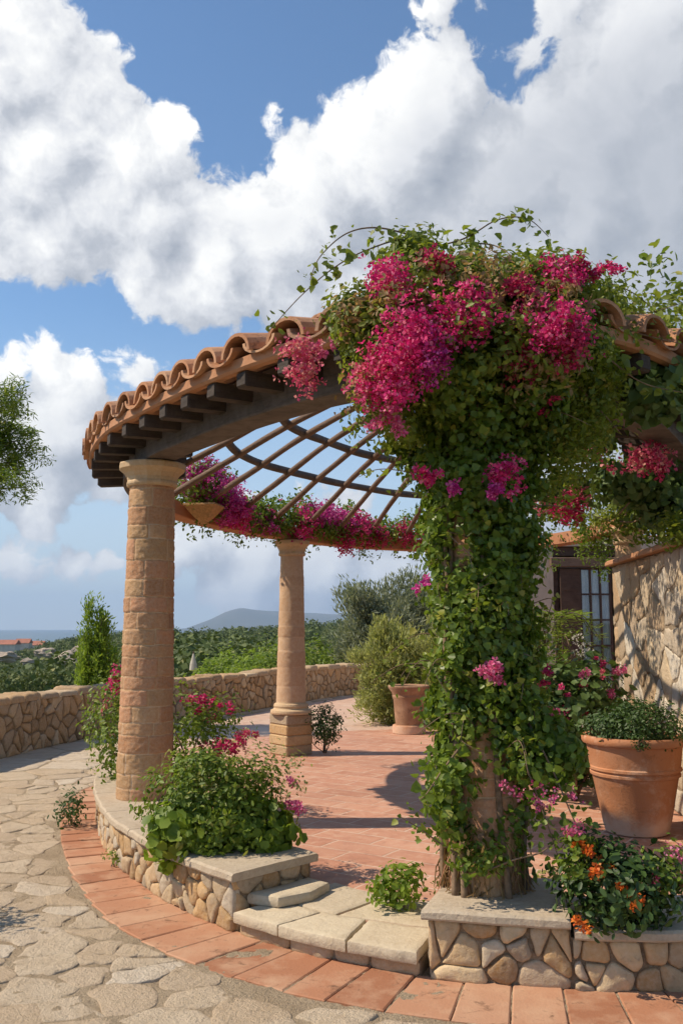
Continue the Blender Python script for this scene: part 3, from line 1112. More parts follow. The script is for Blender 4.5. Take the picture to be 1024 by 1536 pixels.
def slab(poly, zb, zt, seed, fmap, m, name, parent, edge=.010):
    """flat slab with a worn edge"""
    rng = np.random.default_rng(seed)
    a, cx, cy = area_c(poly)
    out = []
    for p, q in zip(poly, poly[1:] + poly[:1]):
        k = max(2, int(math.dist(p, q) / .03))
        for i in range(k):
            x, y = p[0] + (q[0] - p[0]) * i / k, p[1] + (q[1] - p[1]) * i / k
            L = math.hypot(x - cx, y - cy)
            w_ = .005 + .006 * noise.noise(Vector((x * 9, y * 9, seed))) + .004 * noise.noise(Vector((x * 30, y * 30, seed)))
            out.append((x, y, (x - cx) / L, (y - cy) / L, w_))
    mb = MB()
    rings = []
    for ins, z in ((.004, zb), (0, zb + .008), (0, zt - edge), (edge * .4, zt - edge * .3), (edge * 1.3, zt), (edge * 5, zt + .001)):
        ring = []
        for (x, y, dx, dy, w_) in out:
            X, Y = x - dx * (ins + w_), y - dy * (ins + w_)
            ring.append(fmap(X, Y, z + (.003 * noise.noise(Vector((X * 8, Y * 8, seed))) if z > zb else 0)))
        rings.append(ring)
    mb.loft(rings, caps=True)
    mb.build(name, m, parent, smooth='angle')


smap = lambda a, b, z: (*PLINTH.at(su0 + a * LS, -.80 + b), z)
for k, pl_ in enumerate([[(0, .50), (.33, .52), (.30, .845), (0, .845)], [(.335, .52), (.62, .49), (.67, .85), (.305, .848)], [(.625, .49), (1, .46), (1, .85), (.675, .85)],
                         [(0, .02), (.45, .06), (.42, .51), (.33, .512), (0, .492)], [(.455, .06), (1, .02), (1, .452), (.62, .482), (.427, .508)]]):
    q = [(x * 1.0, y) for x, y in pl_]
    slab([(x * LS, y) for x, y in q], 0.079, 0.137 + .003 * (k % 2), 50 + k, lambda a, b, z: (*PLINTH.at(su0 + a, -.80 + b), z), M['tread'], 'tread_slab', step)
slab([(0.0, .20), (.20, .20), (.27, .42), (.20, .64), (.0, .70)], 0.142, 0.20, 61, lambda a, b, z: (*PLINTH.at(su0 + a - .05, -.80 + b), z), M['tread'], 'corner_block', step, .022)

# far boundary wall along the edge of the hill
BW = Path(catmull([(-5.6, 5.0), (-4.75, 8.6), (-4.2, 11.2), (-3.75, 13.3), (-2.65, 16.1), (-1.6, 18.4), (-.3, 21.4), (1.0, 23.0), (2.6, 24.2), (5, 25.2)], 12), side=1)
bwall = empty('boundary_wall', (-2.65, 16.1, 0.1), 'curved waist-high fieldstone wall along the hillside edge behind the terrace', 'stone wall')
bh = 0.74


def bz(u):
    return path_z(BW.p(u)[1])


mb = MB()
rings = []
for u in np.linspace(0, BW.L, 70):
    z = bz(u)
    rings.append([(*BW.at(u, 0.40), z - .5), (*BW.at(u, 0.015), z - .5), (*BW.at(u, 0.015), z + bh - .08), (*BW.at(u, 0.40), z + bh - .08)])
mb.loft(rings, caps=True)
mb.build('wall_core', M['mortar'], bwall)
mb = MB()
rubble_face(mb, BW.L, bh - .07, 0.20, 0.135, lambda a, b, h: (*BW.at(a, 0.015 - h), bz(a) + b), 51, gap=0.010, height=0.03, step=0.08)
mb.build('stone_facing', M['boundary'], bwall, smooth=True)
mb = MB()
rng = np.random.default_rng(52)
for poly in cells(jitter_rows(BW.L, 0.46, 0.42, 0.46, rng, 0.2), 0, BW.L, 0, 0.46):
    stone(mb, poly, 0.006, 0.085, lambda a, b, h: (*BW.at(a, -.03 + b), bz(a) + bh - .085 + h), rng, rounds=1, back=0.0, rough=0.12, dome=0.15, step=0.1, nz=.5, rag=.02)
mb.build('coping', M['boundary'], bwall, smooth=True)

# tall garden wall on the right
GW = Path([(3.02, 10.3), (2.72, 6.0)], side=-1)
gw = empty('garden_wall', (2.85, 8.2, FLOOR_Z), 'tall rough pale stone garden wall with flat terracotta coping on the right', 'stone wall')
gtop = 2.38
sweep(GW, 0, GW.L, [(-.35, 0.0), (-.012, 0.0), (-.012, gtop), (-.35, gtop)], 6).build('wall_core', M['wall_mortar_brown'], gw)
mb = MB()
rubble_face(mb, GW.L, gtop - FLOOR_Z, 0.50, 0.20, lambda a, b, h: (*GW.at(a, -0.012 + h), b + FLOOR_Z), 61, gap=0.012, height=0.013, step=0.045, dome=.2, nz=1.3, rag=.035)
g0, g1 = GW.at(0, -0.005), GW.at(0, -.345)
gd = -GW.d(0.2)
rubble_face(mb, .34, gtop - FLOOR_Z, 0.3, 0.25, lambda a, b, h: (*(g0 + (g1 - g0) / .34 * a + gd * h), b + FLOOR_Z), 62, height=0.012, dome=.2, nz=1.6)
mb.build('stone_facing', M['old_wall'], gw, smooth=True)
cap_slabs(gw, GW, -0.0, GW.L, -.40, 0.075, gtop + .058, 0.055, (0.5, 0.8), 63, M['fascia'], 'coping_slab', 0.004)

# ------------------------------------------------------------------ pergola
RING = Path(catmull([(-1.6, 7.72), (-1.05, 6.82), (-.52, 6.08), (.03, 5.48), (.76, 5.12), (1.55, 5.55), (2.35, 6.7), (3.05, 8.3), (3.45, 10.2), (3.1, 12.2),
                     (1.9, 13.5), (.5, 13.05), (-.64, 11.95), (-1.35, 11.15), (-1.93, 10.2), (-2.02, 9.0)], 12, True), True, side=-1)
pergola = empty('pergola', (0.75, 9.3, FLOOR_Z), 'round open pergola of stone columns, dark beams and a terracotta tiled eave', 'pergola')


def ring_z(x, y):
    return -0.27 * sstep(7.9, 12.6, y)


def rz(u):
    return ring_z(*RING.p(u))


COLS = [(-1.6, 7.70, CAP_Z), (.76, 5.08, CAP_Z), (-.64, 11.90, FLOOR_Z), (3.40, 10.9, FLOOR_Z), (2.1, 13.55, FLOOR_Z)]
COL_U = sorted(RING.near(c[0], c[1]) for c in COLS)
BEAM_B = 3.07


def stone_shaft(c, z0, z1, r0, r1, ch, seed, nst=5, depth=0.007, nz=330, nt=150, nrough=0.0052):
    """coursed masonry shaft: joints are sunk, stones bulge and differ"""
    rng = np.random.default_rng(seed)
    H = z1 - z0
    zs = [0.0]
    while zs[-1] < H:
        zs.append(zs[-1] + ch * rng.uniform(0.65, 1.35))
    zs[-1] = H + 0.001
    joints, ids, push = [], [], []
    for k in range(len(zs) - 1):
        js = np.sort((np.arange(nst) + rng.uniform(-.22, .22, nst) + rng.uniform(0, 1)) / nst % 1)
        joints.append(js)
        ids.append(rng.uniform(0, 1, nst))
        push.append(rng.uniform(-.003, .004, nst))
    v, att = [], []
    cz = 0
    for i in range(nz + 1):
        z = H * i / nz
        r = r0 + (r1 - r0) * (i / nz) ** 1.15
        for j in range(nt):
            th = j / nt
            zz = z + 0.008 * noise.noise(Vector((math.cos(2 * PI * th) * 2.2, math.sin(2 * PI * th) * 2.2, z * 3 + seed)))
            k = min(max(int(np.searchsorted(zs, zz)) - 1, 0), len(joints) - 1)
            js = joints[k]
            q = int(np.searchsorted(js, th)) % nst
            dj = min(abs(th - js[q]), abs(th - js[q - 1]), abs(th - js[q] + 1), abs(th - js[q - 1] - 1)) * 2 * PI * r
            dz = min(abs(zz - zs[k]), abs(zs[k + 1] - zz))
            dd = min(dj, dz)
            e = min(1.0, dd / 0.009)
            e = e * e * (3 - 2 * e)
            p = Vector((math.cos(2 * PI * th) * r * 16, math.sin(2 * PI * th) * r * 16, z * 16))
            nn = noise.noise(p + Vector((seed * 9, 0, 0))) + 0.6 * noise.noise(p * 2.3)
            R_ = r - depth * (1 - e) + push[k][q] * e + nrough * nn * (0.35 + 0.65 * e)
            v.append((c[0] + R_ * math.cos(2 * PI * th), c[1] + R_ * math.sin(2 * PI * th), z0 + z))
            att.append(ids[k][q] * .84 * e + (1 - e))
    f = []
    for i in range(nz):
        for j in range(nt):
            a, b = i * nt + j, i * nt + (j + 1) % nt
            f.append((a, b, b + nt, a + nt))
    return v, f, att


def capital(c, z, r, parent, k=1.0):
    mb = MB()
    mb.lathe((c[0], c[1], z), [(r * .96, -.20), (r * 1.02, -.195), (r * 1.06, -.18), (r * 1.06, -.165), (r * 1.02, -.15), (r * 1.05, -.12), (r * 1.16, -.085), (r * 1.30, -.06), (r * 1.36, -.05), (r * 1.38, -.012), (r * 1.35, 0.0)], 12)
    return mb.build('capital', M['capital'], parent)


for k, (cx, cy, cz) in enumerate(COLS):
    zt = BEAM_B + ring_z(cx, cy) + 0.005
    if k in (0, 1):
        v, f, at_ = stone_shaft((cx, cy), cz - 0.005, zt - .15, 0.225 if k == 0 else .192, 0.186 if k == 0 else .170, 0.135, 3 + k)
        col = build('column', v, f, M['shaft'], pergola, (cx, cy, cz), smooth=True, attr=at_)
        tag(col, 'thick column of rough coursed sandstone blocks' if k == 0 else 'stone column buried under climbing vine')
        capital((cx, cy), zt, 0.205, col)
    else:
        v, f, at_ = stone_shaft((cx, cy), cz + .60, zt - .15, 0.185, 0.148, 0.20, 3 + k, nst=1, depth=0.003, nz=150, nt=48, nrough=0.003)
        col = build('column', v, f, M['smooth_shaft'], pergola, (cx, cy, cz), smooth=True, attr=at_)
        tag(col, 'slim smooth turned sandstone column')
        capital((cx, cy), zt, 0.165, col)
        mb = MB()
        mb.lathe((cx, cy, cz), [(.255, .50), (.262, .52), (.258, .545), (.225, .56), (.215, .575), (.222, .60), (.212, .625), (.19, .635), (.185, .66)], 40)
        mb.build('moulding', M['capital'], col, smooth=False)
        v, f, at_ = [], [], []
        rng = np.random.default_rng(k)
        mb = MB()
        zz = 0.0
        for q in range(4):
            hh = 0.125
            s = 0.40 + rng.uniform(-.006, .006)
            mb.box((cx, cy, cz + zz), s, s, hh - .004, R(38) + rng.uniform(-.008, .008), 0.014)
            zz += hh
        mb.box((cx, cy, cz), .375, .375, .5, R(38))
        mb.build('pedestal', M['rubble'], col)

# beams: dark timber in front, terracotta ring at the back
U_A = RING.near(-2.0, 9.35)          # where the roof ends on the left
U_B = RING.near(3.45, 10.2)          # and on the right
f0, f1 = U_A - RING.L, U_B           # through u = 0 at the left column


def arch(u):
    """lower edge of the front beam lifts between columns"""
    us = [RING.near(*c[:2]) for c in COLS]
    ds = []
    best = 0
    cu = sorted(us + [x - RING.L for x in us] + [x + RING.L for x in us])
    for a, b in zip(cu, cu[1:]):
        if a <= u < b:
            best = math.sin(PI * (u - a) / (b - a)) ** 0.8
    return best


mb = MB()
rings = []
for u in np.linspace(f0 - .15, f1 + .1, 150):
    z = rz(u)
    lo = BEAM_B + 0.012 + 0.012 * arch(u) + z
    rings.append([(*RING.at(u, -.12), lo), (*RING.at(u, .12), lo), (*RING.at(u, .125), lo + .012), (*RING.at(u, .125), 3.37 + z), (*RING.at(u, -.125), 3.45 + z), (*RING.at(u, -.125), lo + .012)])
mb.loft(rings, caps=True)
mb.build('front_beam', M['dark_wood'], pergola)
mb = MB()
rings = []
for u in np.linspace(f1 + .11, f0 - .16 + RING.L, 100):
    z = rz(u) + BEAM_B + 0.012
    rings.append([(*RING.at(u, -.11), z + .01), (*RING.at(u, -.10), z), (*RING.at(u, .10), z), (*RING.at(u, .11), z + .01), (*RING.at(u, .11), z + .16), (*RING.at(u, -.11), z + .16)])
mb.loft(rings, caps=True)
mb.build('back_beam', M['pink_wood'], pergola)

# rafter tails under the eave
u = f0 + 0.1
rng = np.random.default_rng(77)
while u < f1:
    mb = MB()
    z = rz(u) + 3.175
    w2_ = 0.05 * rng.uniform(.9, 1.1)
    n2_ = RING.n(u)
    d2_ = RING.d(u)
    rings = []
    for (o_, lo, hi) in ((-.45, .10, .21), (.0, .04, .125), (.12, .012, .105), (.405, 0.0, .10), (.42, .012, .09)):
        k_ = w2_ * (0.92 if o_ > .41 else 1)
        p = RING.p(u) + n2_ * o_
        rings.append([(*(p - d2_ * k_), z + lo), (*(p + d2_ * k_), z + lo), (*(p + d2_ * k_), z + hi), (*(p - d2_ * k_), z + hi)])
    mb.loft(rings, caps=True)
    mb.build('rafter_tail', M['tail_wood'], pergola)
    u += 0.36 * rng.uniform(.93, 1.07)

# terracotta fascia and roof deck
EO = 0.43
mb = MB()
rings = []
for u in np.linspace(f0, f1, 160):
    z = rz(u)
    rings.append([(*RING.at(u, EO - .05), 3.275 + z), (*RING.at(u, EO), 3.275 + z), (*RING.at(u, EO + .015), 3.29 + z), (*RING.at(u, EO + .012), 3.350 + z), (*RING.at(u, -.2), 3.565 + z), (*RING.at(u, -.2), 3.495 + z), (*RING.at(u, EO - .05), 3.295 + z)])
mb.loft(rings, caps=True)
mb.build('fascia', M['fascia'], pergola)

# barrel tiles: covers over channels, two courses up the slope
mb = MB()
SL = 0.34 / 1.012
rng = np.random.default_rng(78)
u = f0 + 0.06
SP = 0.335
while u < f1 - .02:
    for course in range(2):
        for kind in (0, 1):                               # cover, channel
            uu = u + (0 if kind == 0 else SP / 2)
            n_, d_ = RING.n(uu), RING.d(uu)
            z = rz(uu)
            jig = rng.uniform(-.022, .022)
            tilt = rng.uniform(-.16, .16)
            o_out = EO + .06 - course * .35 + jig + (0 if kind == 0 else -.015)
            o_in = o_out - .44
            rr = .154 * rng.uniform(.94, 1.05)
            lift = 0.028 * (1 if course < 2 else .8)
            rows = []
            for (oo, rk, lf) in ((o_out, 1.0, lift), (o_in, .84, 0.0)):
                zb = 3.335 + (EO - oo) * SL + z + lf
                row = []
                K = 11
                for shell_, rad in ((0, rr * rk), (1, rr * rk - .024)):
                    idx = range(K) if shell_ == 0 else range(K - 1, -1, -1)
                    for i in idx:
                        th = PI * i / (K - 1)
                        sx = math.cos(th) * rad + tilt * (EO - oo) * .2
                        sz = math.sin(th) * rad * .88 if kind == 0 else (.045 - math.sin(th) * rad * .55 + .02)
                        p = RING.p(uu) + n_ * oo + d_ * sx
                        row.append((*p, zb + sz + (0.012 if kind == 0 else 0)))
                rows.append(row)
            mb.loft(rows, caps=True)
    u += SP * rng.uniform(.96, 1.04)
mb.build('tile_roof', M['tile'], pergola)

# pole lattice rising from the back beam to a hub over the vine
HUB = np.array([1.55, 6.3, 4.02])


def pole(pts, r0, r1, name, m, label=None):
    q = catmull(pts, 6)
    mb = MB()
    rr = np.linspace(r0, r1, len(q))
    rr = [x * (1 + .12 * noise.noise(Vector(p) * 2.0)) for x, p in zip(rr, q)]
    qq = [p + np.array([0, 0, .015 * noise.noise(Vector(p) * 1.5)]) for p in q]
    mb.tube(qq, rr, 8)
    return mb.build(name, m, pergola, smooth=True)


rib_ends = []
rib_us = np.arange(RING.near(1.5, 13.4), U_A + .25, 0.62)
FR_TOP = np.linspace(.50, .70, len(rib_us))
for u, ft in zip(rib_us, FR_TOP):
    b = np.array([*RING.at(u, 0.0), BEAM_B + rz(u) + .17])
    rib_ends.append(b)
    m1 = b + (HUB - b) * .25 + np.array([0, 0, .07])
    m2 = b + (HUB - b) * .42 + np.array([0, 0, .10])
    tip = b + (HUB - b) * (ft + .01) + np.array([0, 0, .08])
    pole([b, m1, m2, tip], .034, .027, 'lattice_rib', M['bar_wood'])
for fr0 in (.26, .41, None):
    pts = []
    for b, ft in zip(rib_ends, FR_TOP):
        fr = fr0 or ft
        p = b + (HUB - b) * fr + np.array([0, 0, .10 * math.sin(PI * fr) + .035])
        pts.append(p)
    pole(pts, .042, .042, 'lattice_hoop', M['dark_wood'])
hoop_ends = [rib_ends[-1] + (HUB - rib_ends[-1]) * FR_TOP[-1], rib_ends[0] + (HUB - rib_ends[0]) * FR_TOP[0]]
for (q, e) in (((.03, 5.48), hoop_ends[0]), ((2.35, 6.7), hoop_ends[1])):
    b = np.array([*RING.at(RING.near(*q), -.1), 3.42])
    pole([b, b + (e - b) * .5 + np.array([0, 0, .04]), e + np.array([0, 0, .12])], .04, .035, 'lattice_rib', M['bar_wood'])

# ------------------------------------------------------------------ the great bougainvillea on the near column
VC = np.array([.76, 5.08, CAP_Z])
vine = empty('bougainvillea_vine', VC, 'huge bougainvillea vine smothering the near column, magenta blossom over a leafy crown', 'climbing vine')
rng = np.random.default_rng(101)
# half-widths of the leafy column by height (left, right, as seen) and how full it is
PROF = np.array([[.42, .14, .16, .08], [.60, .22, .18, .16], [.80, .27, .26, .30], [1.0, .28, .30, .6], [1.15, .26, .33, 1.0], [1.5, .23, .30, 1.0], [1.85, .23, .25, 1.0],
                 [2.2, .25, .25, 1.0], [2.58, .33, .29, 1.0], [2.96, .43, .42, 1.0], [3.2, .52, .50, .9]])
cen, outw = [], []
while len(cen) < 1350:
    z = rng.uniform(.42, 3.2)
    l, r, full = (np.interp(z, PROF[:, 0], PROF[:, i]) for i in (1, 2, 3))
    if rng.uniform() > full:
        continue
    th = rng.uniform(0, 2 * PI)
    d = np.array([math.cos(th), math.sin(th), 0])
    if noise.noise(Vector((d[0] * 2.6 + 9, d[1] * 2.6, z * 3.9))) < -.30:
        continue
    rad = l if d[0] < 0 else r
    rad = rad * (.60 + .42 * rng.uniform() ** .7) * (1 + .75 * noise.noise(Vector((d[0] * 1.9, d[1] * 1.9, z * 3.4))))
    # bare patch where the stone shows on the viewer's left, low down
    if z < 1.16 and d[1] < -.2 and -.85 < d[0] < .25 and rng.uniform() < .9:
        continue
    if 1.3 < z < 2.15 and d[0] < -.72 and rng.uniform() < .7:
        continue
    cen.append(VC * [1, 1, 0] + d * max(rad, .18) + [0, 0, z])
    outw.append(d)
fo = Foliage()
clumps(fo, np.array(cen), 30, .050, .038, IVY, IVY_F, rng, .25, np.array(outw), 1.15, None, .95)
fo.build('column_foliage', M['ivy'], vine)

# crown: overlapping leafy masses over and beside the eave (centre as seen, depth, radii)
CROWN = [((640, 420), 4.95, (.34, .40, .26), 110), ((725, 428), 5.1, (.34, .42, .22), 100), ((800, 430), 5.1, (.32, .42, .26), 110), ((560, 470), 4.85, (.22, .32, .20), 60),
         ((600, 510), 4.75, (.26, .32, .30), 80), ((700, 500), 4.75, (.36, .36, .30), 110), ((820, 500), 4.85, (.30, .36, .30), 90), ((870, 440), 5.2, (.22, .34, .16), 50),
         ((612, 366), 5.15, (.18, .28, .11), 36), ((705, 390), 5.2, (.14, .25, .08), 22), ((828, 392), 5.3, (.09, .2, .06), 14), ((590, 590), 4.8, (.20, .26, .22), 40), ((530, 450), 4.9, (.12, .22, .12), 24)]
fo = Foliage()
for (p, y, r, n) in CROWN:
    c = at(*p, y)
    q, d = blob_points(c - [0, 0, .10], np.array(r) * [1, 1, .92], n, rng, .35, .30, rng.uniform(0, 30))
    clumps(fo, q, 34, .055, .042, OVAL, IVY_F, rng, .45, d, .9)
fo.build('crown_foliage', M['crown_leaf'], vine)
# dry pinkish spent bracts among the blossom
fo = Foliage()
for (p, y, r, n) in [((630, 470), 4.5, (.3, .15, .18), 26), ((790, 450), 4.6, (.25, .15, .16), 22), ((560, 585), 4.5, (.12, .12, .14), 14), ((690, 420), 4.6, (.3, .15, .12), 22), ((835, 540), 4.6, (.1, .1, .1), 10), ((520, 480), 4.6, (.10, .1, .1), 8), ((790, 565), 4.6, (.08, .08, .1), 7), ((700, 1250), 4.75, (.10, .1, .12), 5)]:
    q, d = blob_points(at(*p, y), r, n, rng, .5, .4)
    clumps(fo, q, 20, .05, .034, OVAL, IVY_F, rng, .3, d)
fo.build('spent_bracts', M['dry_leaf'], vine)

# hanging curtain on the right of the crown, fine and yellowish
fo = Foliage()
for k in range(150):
    px = rng.uniform(790, 925)
    top = rng.uniform(480, 600)
    ln = rng.uniform(60, 230) * (1 - abs(px - 850) / 130)
    y = rng.uniform(4.9, 5.7)
    for j in range(int(4 + ln / 12)):
        c = at(px + rng.normal() * 4, top + ln * j / (4 + ln / 12), y)
        clumps(fo, [c], 7, .035, .034, OVAL, IVY_F, rng, .1, None, 1.3)
fo.build('hanging_foliage', M['crown_leaf'], vine)

# blossom heads (as seen: centre, depth, radii in metres)
BLOOM = [((640, 492), 4.40, (.17, .14, .15), 420, 'magenta'), ((600, 520), 4.36, (.16, .14, .16), 420, 'magenta'), ((585, 580), 4.40, (.13, .12, .15), 330, 'magenta'), ((648, 535), 4.36, (.10, .10, .13), 240, 'purple'),
         ((560, 570), 4.45, (.10, .1, .12), 200, 'coral'), ((580, 422), 4.55, (.12, .12, .09), 230, 'magenta'), ((645, 402), 4.6, (.09, .10, .06), 150, 'crimson'), 
         ((705, 465), 4.42, (.15, .13, .13), 330, 'magenta'), ((775, 430), 4.55, (.07, .08, .07), 90, 'crimson'), ((832, 492), 4.48, (.16, .14, .13), 400, 'magenta'),
         ((850, 515), 4.48, (.11, .1, .10), 220, 'crimson'), ((845, 418), 4.7, (.12, .12, .09), 220, 'magenta'), ((880, 400), 4.75, (.10, .1, .06), 130, 'crimson'), ((912, 408), 4.75, (.07, .06, .03), 50, 'magenta'),
         ((455, 540), 4.62, (.095, .09, .15), 260, 'coral'), ((582, 632), 4.5, (.08, .08, .05), 90, 'pink'), ((778, 545), 4.6, (.08, .08, .12), 70, 'crimson'), ((762, 715), 4.62, (.075, .07, .10), 150, 'magenta'),
         ((745, 738), 4.6, (.05, .05, .04), 60, 'purple'), ((645, 712), 4.6, (.065, .06, .035), 70, 'magenta'), ((684, 727), 4.6, (.04, .04, .04), 50, 'purple'), ((641, 880), 4.72, (.035, .04, .04), 30, 'purple'),
         ((738, 1006), 4.68, (.065, .05, .045), 80, 'pink'), ((822, 600), 4.75, (.05, .05, .07), 40, 'crimson'), ((812, 1016), 4.8, (.05, .05, .035), 25, 'crimson'), ((490, 520), 4.65, (.05, .05, .04), 30, 'pink'),
         ((805, 455), 4.55, (.08, .08, .06), 60, 'coral')]
for (p, y, r, n, mm) in BLOOM:
    blossom('blossom', at(*p, y), tuple(x * .92 for x in r), int(n * 1.3), M[mm], vine, .033, rng)

# woody stems up the shaft
mb = MB()
for k in range(9):
    a0 = rng.uniform(0, 2 * PI)
    tw = rng.uniform(-1.2, 1.2)
    pts = []
    for j in range(14):
        z = .02 + j * .23
        th = -PI / 2 + (a0 - PI) * .75 + tw * j / 13
        rr = .195 + .035 * rng.uniform() + (.02 if j == 0 else 0)
        pts.append(VC + np.array([math.cos(th) * rr, math.sin(th) * rr, z - .05]))
    mb.tube(catmull(pts, 3), list(np.linspace(.020, .009, 40)), 6)
mb.build('stem', M['stem'], vine, smooth=True)
# dry root mat at the foot
mb = MB()
for k in range(170):
    th = rng.uniform(0, 2 * PI)
    r0 = rng.uniform(.16, .215)
    p0 = VC + np.array([math.cos(th) * r0, math.sin(th) * r0, rng.uniform(.05, .32)])
    th2 = th + rng.uniform(-.4, .4)
    p2 = VC + np.array([math.cos(th2) * rng.uniform(.19, .28), math.sin(th2) * rng.uniform(.19, .27), .008])
    mb.tube([p0, (p0 + p2) / 2 + rng.normal(size=3) * .02, p2], [.004, .004, .003], 3, False)
mb.build('root_mat', M['dry_leaf'], vine)


def tendril(pts, n_leaf, leaf, parent, lm, name='tendril', r=.006, spread=.03):
    q = catmull(pts, 8)
    mb = MB()
    mb.tube(q, list(np.linspace(r, r * .35, len(q))), 5)
    o = mb.build(name, M['stem'], parent, smooth=True)
    if n_leaf:
        s = np.sort(rng.uniform(0, len(q) - 1.01, n_leaf))
        i = s.astype(int)
        p = q[i] + (q[i + 1] - q[i]) * (s - i)[:, None] + rng.normal(size=(n_leaf, 3)) * spread
        v, f = scatter(p, rng.normal(size=p.shape) * .6 + [0, -.5, .5], leaf * np.linspace(1.1, .6, n_leaf), IVY, IVY_F, rng)
        build('tendril_leaves', v, f, lm, o)
    return o


T = lambda *a: [at(p[0], p[1], y) for p, y in a]
tendril(T(((660, 390), 5.0), ((610, 360), 4.9), ((550, 375), 4.8), ((500, 402), 4.7), ((450, 445), 4.65), ((402, 498), 4.6)), 70, .062, vine, M['crown_leaf'])
tendril(T(((640, 360), 5.0), ((570, 342), 4.9), ((520, 350), 4.85), ((480, 385), 4.8), ((465, 420), 4.8)), 40, .035, vine, M['crown_leaf'])
tendril(T(((600, 380), 5.1), ((690, 360), 5.1), ((745, 330), 5.1), ((790, 328), 5.1), ((822, 355), 5.1)), 75, .06, vine, M['crown_leaf'])
tendril(T(((690, 365), 5.2), ((740, 368), 5.1), ((775, 390), 5.0)), 34, .05, vine, M['crown_leaf'])
tendril(T(((840, 430), 5.3), ((900, 452), 5.4), ((960, 470), 5.5), ((1030, 452), 5.6)), 80, .05, vine, M['crown_leaf'], spread=.05)
tendril(T(((750, 400), 5.3), ((800, 385), 5.3), ((840, 378), 5.3)), 40, .045, vine, M['crown_leaf'], spread=.04)
tendril(T(((850, 440), 5.2), ((905, 425), 5.3), ((950, 440), 5.4), ((985, 470), 5.5)), 60, .045, vine, M['crown_leaf'], spread=.04)
tendril(T(((860, 470), 5.0), ((920, 490), 5.0), ((975, 505), 5.1), ((1040, 520), 5.2)), 90, .05, vine, M['crown_leaf'], spread=.06)
tendril(T(((870, 500), 4.9), ((915, 540), 4.9), ((965, 575), 5.0), ((1030, 590), 5.1)), 80, .055, vine, M['crown_leaf'], spread=.06)
tendril(T(((850, 560), 4.9), ((895, 610), 5.0), ((930, 650), 5.1)), 50, .045, vine, M['crown_leaf'], spread=.05)
tendril(T(((560, 560), 4.7), ((555, 610), 4.65), ((570, 665), 4.65)), 40, .04, vine, M['crown_leaf'], spread=.04)
# short shoots standing off the leafy column
for k in range(46):
    z = rng.uniform(.75, 3.0)
    th = rng.uniform(PI * .95, PI * 2.05)
    l, r = np.interp(z, PROF[:, 0], PROF[:, 1]), np.interp(z, PROF[:, 0], PROF[:, 2])
    d = np.array([math.cos(th), math.sin(th), 0])
    rad = (l if d[0] < 0 else r)
    p0 = VC * [1, 1, 0] + d * rad * .7 + [0, 0, z]
    L = rng.uniform(.16, .34)
    p1 = p0 + d * L * .7 + [rng.normal() * .06, 0, rng.uniform(.0, .12)]
    p2 = p1 + d * L * .3 + [rng.normal() * .08, 0, -L * rng.uniform(.2, .7)]
    tendril([p0, p1, p2], 22, .040, vine, M['crown_leaf'] if k % 2 else M['ivy'], r=.004, spread=.022)
# trailing sprays near the foot
tendril(T(((700, 1290), 4.8), ((660, 1265), 4.75), ((625, 1240), 4.7), ((600, 1225), 4.7)), 36, .032, vine, M['shrub'])
tendril(T(((790, 1080), 4.8), ((830, 1160), 4.7), ((860, 1230), 4.65), ((890, 1290), 4.6)), 110, .045, vine, M['shrub'], spread=.05)
tendril(T(((770, 1100), 4.75), ((800, 1180), 4.7), ((825, 1250), 4.7), ((838, 1290), 4.7)), 80, .045, vine, M['shrub'], spread=.05)
tendril(T(((690, 1120), 4.8), ((660, 1160), 4.75), ((640, 1190), 4.7), ((628, 1200), 4.7)), 60, .055, vine, M['shrub'], spread=.05)
tendril(T(((720, 1310), 4.75), ((770, 1290), 4.7), ((812, 1278), 4.7), ((835, 1255), 4.7)), 0, .05, vine, M['shrub'], r=.006)
for (p, y, r, n) in [((825, 1195), 4.66, (.09, .06, .10), 45), ((780, 1175), 4.7, (.08, .05, .08), 30), ((850, 1240), 4.6, (.06, .05, .05), 22)]:
    blossom('blossom', at(*p, y), r, n, M['pink'], vine, .03, rng)
fo = Foliage()
q, d = blob_points(at(820, 1130, 4.9), (.14, .16, .2), 60, rng, .3, .4)
clumps(fo, q, 16, .05, .05, IVY, IVY_F, rng, .2, d)
q, d = blob_points(at(680, 1200, 4.85), (.10, .1, .2), 30, rng, .3, .4)
clumps(fo, q, 12, .05, .045, IVY, IVY_F, rng, .2, d)
q, d = blob_points(at(720, 1290, 4.8), (.16, .1, .07), 36, rng, .3, .4)
clumps(fo, q, 10, .04, .038, OVAL, IVY_F, rng, .2, d)
fo.build('foot_foliage', M['shrub'], vine)

# ------------------------------------------------------------------ vine over the right side of the ring
rv = empty('climbing_vine', (3.3, 9.0, FLOOR_Z), 'green climbing vine draped over the right side of the pergola above the garden wall', 'climbing vine')
rng = np.random.default_rng(131)
fo = Foliage()
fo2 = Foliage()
for u in np.arange(RING.near(1.45, 5.45), U_B + 2.2, .05):
    y_ = RING.p(u)[1]
    thin = noise.noise(Vector((u * 1.7, 3.3, 0)))
    if thin < -.12 and y_ > 5.9:
        continue
    for k in range(2):
        off = rng.uniform(-.55, .55)
        base_z = 3.45 + rz(u) + .30 - abs(off) * .3
        c = np.array([*RING.at(u, off), base_z + rng.uniform(-.05, .25)])
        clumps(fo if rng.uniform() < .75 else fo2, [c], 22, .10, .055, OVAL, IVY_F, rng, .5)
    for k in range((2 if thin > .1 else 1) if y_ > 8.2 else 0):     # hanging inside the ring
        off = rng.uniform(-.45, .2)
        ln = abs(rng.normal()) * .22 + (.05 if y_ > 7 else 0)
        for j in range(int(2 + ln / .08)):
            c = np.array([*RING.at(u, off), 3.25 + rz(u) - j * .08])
            clumps(fo2, [c], 11, .07, .05, OVAL, IVY_F, rng, .2)
